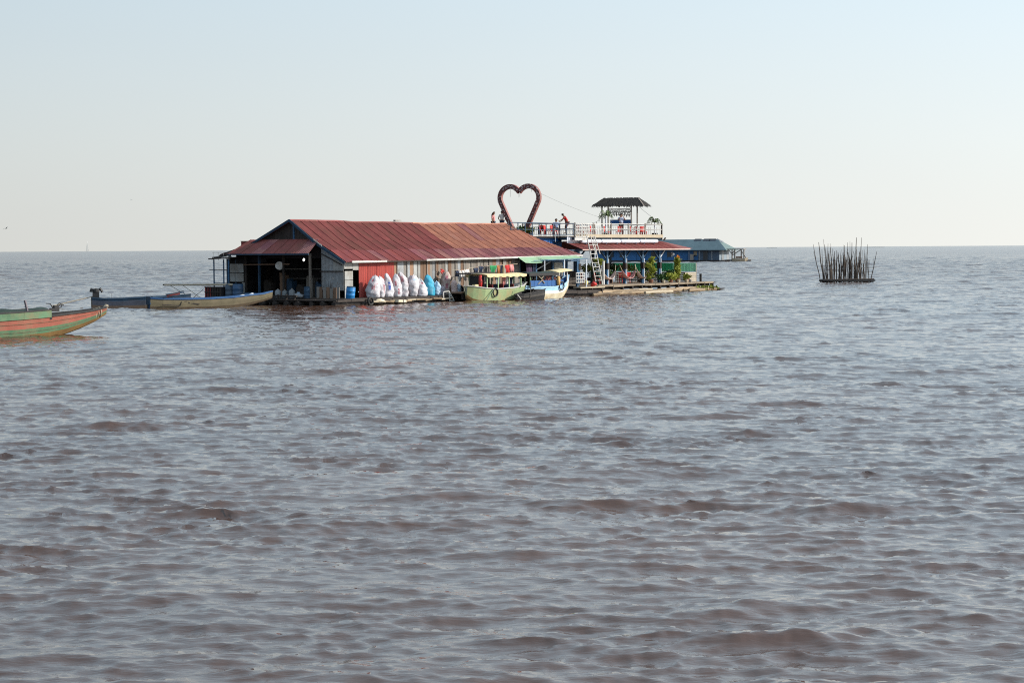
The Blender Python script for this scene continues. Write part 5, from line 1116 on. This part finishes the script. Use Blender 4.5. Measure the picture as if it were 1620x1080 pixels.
person((31.6, 4.9, 4.78), yaw(20), 'person in a blue grey shirt seated on the walkway left of the person in red', dict(pelvis=(0, .1, .50), chest=(0, .08, .86), neck=(0, .06, 1.07), head=(0, .04, 1.20), lsh=(.19, .07, .96), lel=(.27, .02, .70), lwr=(.22, -.2, .62), lpa=(.2, -.28, .6), rsh=(-.19, .07, .96), rel=(-.27, .02, .70), rwr=(-.22, -.2, .62), rpa=(-.2, -.28, .6), lhp=(.1, .05, .48), lkn=(.13, -.38, .50), lan=(.13, -.42, .1), lto=(.13, -.55, .045), rhp=(-.1, .05, .48), rkn=(-.13, -.38, .50), ran=(-.13, -.42, .1), rto=(-.13, -.55, .045)), M('blue grey shirt', (.22, .28, .42), .8), NAVY)
dup(c1, (31.6, 4.98, 4.78), -A + R(20), 'chair under the seated person on the walkway')['group'] = 'chairs on the walkway beside the heart'
tp = person((39.1, 3.5, 4.66), yaw(15), 'person in a pale blue shirt standing under the shelter, both hands raised to the face', stand(lel=(.30, -.14, 1.24), lwr=(.10, -.2, 1.5), lpa=(.06, -.19, 1.58), rel=(-.30, -.14, 1.24), rwr=(-.10, -.2, 1.5), rpa=(-.06, -.19, 1.58)), M('pale blue shirt', (.42, .47, .62), .8), BLACK, True)
tp.scale = (1.1,) * 3

# ------------------------------------------------------------------ FAR BLUE HOUSE
FH = T('blue_floating_house', 'distant blue walled floating house with a teal hipped roof behind the cafe', 'floating house', (53.2, 490, 0), R(-20), None, True)
Lw, Ww = 33.0, 10.5
MB().box((-Lw / 2, Ww / 2, .15), (Lw + 1.5, Ww + 2, .5)).build('raft', WOODD, FH)
for i in range(12):
    x0 = -Lw + i * Lw / 12; MB().box((x0 + Lw / 24, 0, 1.75), (Lw / 12 - .05, .1, 2.7)).build('wall_panel', FBLUE if i < 10 else M('blue grey wall', (.09, .13, .19), .7), FH)
MB().box((-Lw / 2, Ww, 1.75), (Lw, .1, 2.7)).box((-Lw, Ww / 2, 1.75), (.1, Ww, 2.7)).build('back_wall', DBLUE, FH)
for i in range(4): MB().box((0, (i + .5) * Ww / 4, 1.75), (.1, Ww / 4 - .05, 2.7)).build('end_wall_panel', TIN if i % 2 else M('sunlit blue grey wall', (.20, .25, .30), .7), FH)  # end wall coloured lighter to carry the sun on that side
for x in (-29, -26, -20.5, -17.5, -13.2): 
    w_ = MB().box((x, -.08, 1.9), (1.1, .06, 1.3)).build('window', GLASS, FH); MB().box((x + .75, -.12, 1.9), (.35, .05, 1.2)).build('shutter', WHITEB if x == -13.2 else DBLUE, w_)
MB().box((-3.6, -.08, 1.6), (1.2, .06, 2.2)).box((-6.3, -.08, 2.1), (.9, .06, 1.3)).build('doorway', GLASS, FH)
MB().box((-6.2, -.13, 2.2), (.9, .05, 1.0)).build('white_curtain', CREAM, FH); MB().box((-6.9, -1.2, 1.2), (.9, .5, 1.5)).build('porch_clutter', WOODG, FH)
for x in (-7.6, -4.9, -1.6): MB().box((x, -1.3, 1.5), (.15, .15, 2.4)).build('porch_post', TIN, FH)
e = .9; zE, zR = 3.0, 5.75; X0, X1, Y0, Y1 = -Lw - e, 2.2, -1.5, Ww + e; ra, rb_ = -Lw + 15.5, -1.6; ym = Ww / 2
def rquad(vs, mt, nm='roof_panel'): 
    n_ = len(vs); MB().add([Vector(v) for v in vs] + [Vector(v) - Vector((0, 0, .12)) for v in vs], [tuple(range(n_)), tuple(range(n_, 2 * n_))[::-1]] + [(i, n_ + i, n_ + (i + 1) % n_, (i + 1) % n_) for i in range(n_)]).build(nm, mt, FH)
n_ = 12
zl = lambda x: zR
for i in range(n_):
    a, b = lerp(X0, X1, i / n_), lerp(X0, X1, (i + 1) / n_); ta, tb = min(max(a, ra), rb_), min(max(b, ra), rb_)
    za = zE + (zR - zE) * min(1, max(0, (a - X0) / (ra - X0))) if a < ra else zR; zb = zE + (zR - zE) * min(1, (b - X0) / (ra - X0)) if b < ra else zR
    if a < rb_ and b <= rb_ + .01: rquad([(a, Y0, zE), (b, Y0, zE), (b, ym, zb) if b < ra else (tb, ym, zR), (a, ym, za) if a < ra else (ta, ym, zR)], TEAL)
rquad([(lerp(X0, X1, 10 / 12 if True else 0), Y0, zE), (X1, Y0, zE), (rb_, ym, zR), (lerp(X0, X1, 10 / 12), ym, zR)], TEAL)
rquad([(X1, Y0, zE), (X1, Y1, zE), (rb_, ym, zR)], TEAL_LIT); rquad([(X1, Y1, zE), (X0, Y1, zE), (ra, ym, zR), (rb_, ym, zR)], TEAL)
for x in (-6.8, -4.4, -2.9): rquad([(x - .9, ym - 1.7, 4.97), (x + .9, ym - 1.7, 4.97), (x + .9, ym - .1, 5.90), (x - .9, ym - .1, 5.90)], M('dark solar sheet', (.03, .04, .055), .4), 'roof_vent_panel')
MB().add([(rb_ - .2, ym - 1.0, 5.1), (rb_ + 1.3, ym - 1.0, 5.0), (rb_ - .2, ym, 5.95), (rb_ + 1.6, ym + .2, 5.1), (rb_ - .2, ym + 1, 5.1)], [(0, 1, 2), (1, 3, 2), (3, 4, 2), (0, 2, 4), (0, 4, 3, 1)]).build('gablet', TIN, FH)
FF = T('open_shed_frame', 'open timber landing frame at the right end of the distant blue house', 'frame', (56.4, 489, 0), R(-20), None, True)
for x, y in ((0, 0), (0, 3), (2.4, 0), (2.4, 3)): MB().box((x, y, 1.6), (.28, .28, 3.2)).build('post', WOODG, FF)
for a, b in (((-1.6, 0, 3.15), (2.9, 0, 3.15)), ((-1.6, 3, 3.15), (2.9, 3, 3.15)), ((0, 0, 1.9), (-1.0, 0, 3.1)), ((0, 0, 1.6), (2.3, 0, 3.0)), ((2.4, 0, 2.8), (3.8, 0, .6)), ((0, 0, 1.9), (.8, 0, 3.1)), ((2.9, 0, 3.15), (2.9, 3, 3.15))): MB().beam(a, b, .22).build('beam', WOODG, FF)
MB().box((1.2, 1.5, .3), (6, 4, .35)).build('raft', WOODD, FF); MB().beam((3, 0, .35), (4.8, -.5, .15), .3).build('log', WOODD, FF)
FB = T('white_far_boat', 'small cream boat moored under the landing frame of the distant blue house', 'boat', (56.0, 485, 0), R(-12), None, True)
st = [(0, .4, .3, -.1, .9), (.6, .7, .5, -.2, .8), (2, .8, .6, -.2, .75), (3.2, .6, .4, -.1, .85), (3.9, .1, .05, .3, 1.1)]
hull(FB, st, [(.4, 0), (1, 0)], 1).build('hull', [CREAM, DARK], FB); MB().box((1.7, 0, 1.1), (1.6, .8, .45)).build('cargo', WOODB, FB)

# ------------------------------------------------------------------ POLE TRAP, TOWER, BIRDS, FAR SHORE
TR = T('bamboo_pole_trap', 'ring of tall dark bamboo poles standing in the open lake on a black raft', 'fish trap', (34.3, 196.5, 0), 0, None, True)
POLE = M('dark wet bamboo pole', (.07, .052, .042), .8, .35, 1.5, (.10, .085, .07), .5, 1.2, rand=.3)
rr = random.Random(23)
spec0 = [(-2.5, -3.5, 3.95), (-2.05, -2.85, 4.15), (-2.0, -2.7, 3.9), (-1.95, -2.3, 3.4), (-1.9, -2.55, 4.45), (-1.7, -2.0, 3.0), (-1.55, -1.45, 4.0), (-1.4, -1.75, 3.5), (-1.5, -1.4, 3.6), (-1.2, -1.5, 4.0), (-1.15, -1.15, 3.2), (-.9, -.75, 3.2), (-.8, -.45, 3.4), (-.65, -.9, 3.1), (-.7, -.6, 3.3), (-.5, -.35, 3.3), (-.35, -.55, 2.9), (-.2, -.1, 3.9), (-.15, .1, 4.1), (.15, .25, 3.8), (.1, .05, 3.1), (.45, .55, 4.25), (.4, .3, 3.2), (.6, .75, 3.2), (.9, 1.0, 4.1), (.95, 1.1, 4.6), (1.1, .95, 3.4), (1.15, 1.35, 3.0), (1.3, 1.5, 3.3), (1.35, 1.2, 2.6), (1.5, 1.9, 4.6), (1.55, 1.7, 3.4), (1.75, 1.9, 3.3), (1.9, 2.15, 3.9), (2.0, 1.8, 2.3), (2.2, 2.5, 3.1), (2.25, 3.05, 3.2), (1.7, 1.5, 2.7), (-1.65, -1.2, 2.9), (-.05, -.25, 2.6), (.75, .55, 2.8), (-2.2, -2.45, 2.6), (1.0, 1.45, 2.5), (-.45, -.2, 2.2), (2.1, 1.75, 2.9)]
spec = [(a, lerp(a, b, .8) if abs(a) > 2.2 else lerp(a, b, .62), h) for a, b, h in spec0] + [(rr.uniform(-2.2, 2.2), None, rr.uniform(1.8, 3.2)) for _ in range(22)]
spec = [(a, a + rr.uniform(-.12, .12) if b is None else b, h) for a, b, h in spec]
for i, (x0, x1, h) in enumerate(spec):
    y0 = math.sin(i * 2.4) * 1.6; y1 = y0 * 1.15; m = MB(); mid = ((x0 * .5 + x1 * .5) + rr.uniform(-.08, .08), (y0 + y1) / 2, h * .5)
    r0 = rr.choice([.035, .045, .065]) ; m.tube([(x0, y0, -.2), (lerp(x0, x1, .25) + rr.uniform(-.04, .04), y0, h * .25), mid, (lerp(x0, x1, .78) + rr.uniform(-.05, .05), y1, h * .78), (x1, y1, h)], [r0, r0, r0 * .85, r0 * .7, r0 * .35], 7)
    if rr.random() < .45: m.tube([mid, (mid[0] + rr.uniform(-.3, .3), mid[1], h * .8)], [r0 * .5, r0 * .25], 5)
    m.build('pole', POLE, TR)
for i in range(7): MB().tube([(-2.6 + rr.uniform(-.2, .3), -1.9 + i * .48, rr.uniform(.02, .30)), (2.6 + rr.uniform(-.4, .5), -1.9 + i * .48 + rr.uniform(-.3, .3), rr.uniform(.02, .30))], rr.uniform(.07, .12), 7).build('raft_log', BLACK, TR)
for z in (.35,): MB().tube([(-2.4, -1.8, z), (2.6, -1.8, z)], .05, 6).build('cross_pole', POLE, TR)
for a, b in (((1.4, -1.7, 1.5), (2.9, -1.6, 1.55)), ((1.3, -1.7, 1.1), (2.6, -1.6, 1.12))): MB().tube([a, b], .02, 5).build('cord', ROPE, TR)
TW = T('lattice_tower', 'faint grey lattice mast standing far away on the left horizon', 'tower', (-1330, 6000, 0), 0, None, True)
HZ = M('pale haze tint', (.62, .63, .62), .9, .05); m = MB()  # distance haze put into the colour of the mast and horizon shapes
for k in range(7):
    f0, f1 = k / 7, (k + 1) / 7; w0, w1 = lerp(3.6, .6, f0), lerp(3.6, .6, f1); z0, z1 = f0 * 26, f1 * 26
    for s, q in ((-1, -1), (1, -1), (1, 1), (-1, 1)): m.beam((s * w0, q * w0, z0), (s * w1, q * w1, z1), .5)
    m.beam((-w0, -w0, z0), (w1, -w1, z1), .35).beam((w0, -w0, z0), (-w1, -w1, z1), .35)
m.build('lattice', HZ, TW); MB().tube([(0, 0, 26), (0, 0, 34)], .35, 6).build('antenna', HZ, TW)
def bird(loc, mt, label, rot, s=1):
    t = T('bird', label, 'bird', loc, rot, None, True, rx=.4)
    MB().tube([(-.22 * s, 0, 0), (-.1 * s, 0, 0), (.08 * s, 0, .01), (.2 * s, 0, .02), (.3 * s, 0, .0)], [.01 * s, .05 * s, .06 * s, .035 * s, .008 * s], 8).build('body', mt, t, True)
    for q in (-1, 1): MB().add([(.1 * s, q * .04 * s, .02), (-.08 * s, q * .04 * s, .02), (-.1 * s, q * .3 * s, .14 * s), (.06 * s, q * .32 * s, .16 * s), (-.1 * s, q * .6 * s, .05 * s)], [(0, 1, 2, 3), (3, 2, 4)]).build('wing', mt, t)
    MB().add([(-.2 * s, -.02, 0), (-.2 * s, .02, 0), (-.34 * s, .06 * s, 0), (-.34 * s, -.06 * s, 0)], [(0, 1, 2, 3)]).build('tail', mt, t)
bird((-23.75, 90, 4.78), IRON, 'small dark bird flying low over the horizon at the far left', R(-35), .3)
bird((-24.0, 121, 6.9), M('pale feathers', (.5, .5, .48), .8), 'pale bird gliding higher above the left horizon', R(10), .3)
for x, y, l_, h_, lb_ in ((640, 4700, 24, 1.6, 'faint low shape of a boat on the horizon left of the pole trap'), (930, 4900, 50, 1.6, 'faint low strip of land on the horizon right of the pole trap')):
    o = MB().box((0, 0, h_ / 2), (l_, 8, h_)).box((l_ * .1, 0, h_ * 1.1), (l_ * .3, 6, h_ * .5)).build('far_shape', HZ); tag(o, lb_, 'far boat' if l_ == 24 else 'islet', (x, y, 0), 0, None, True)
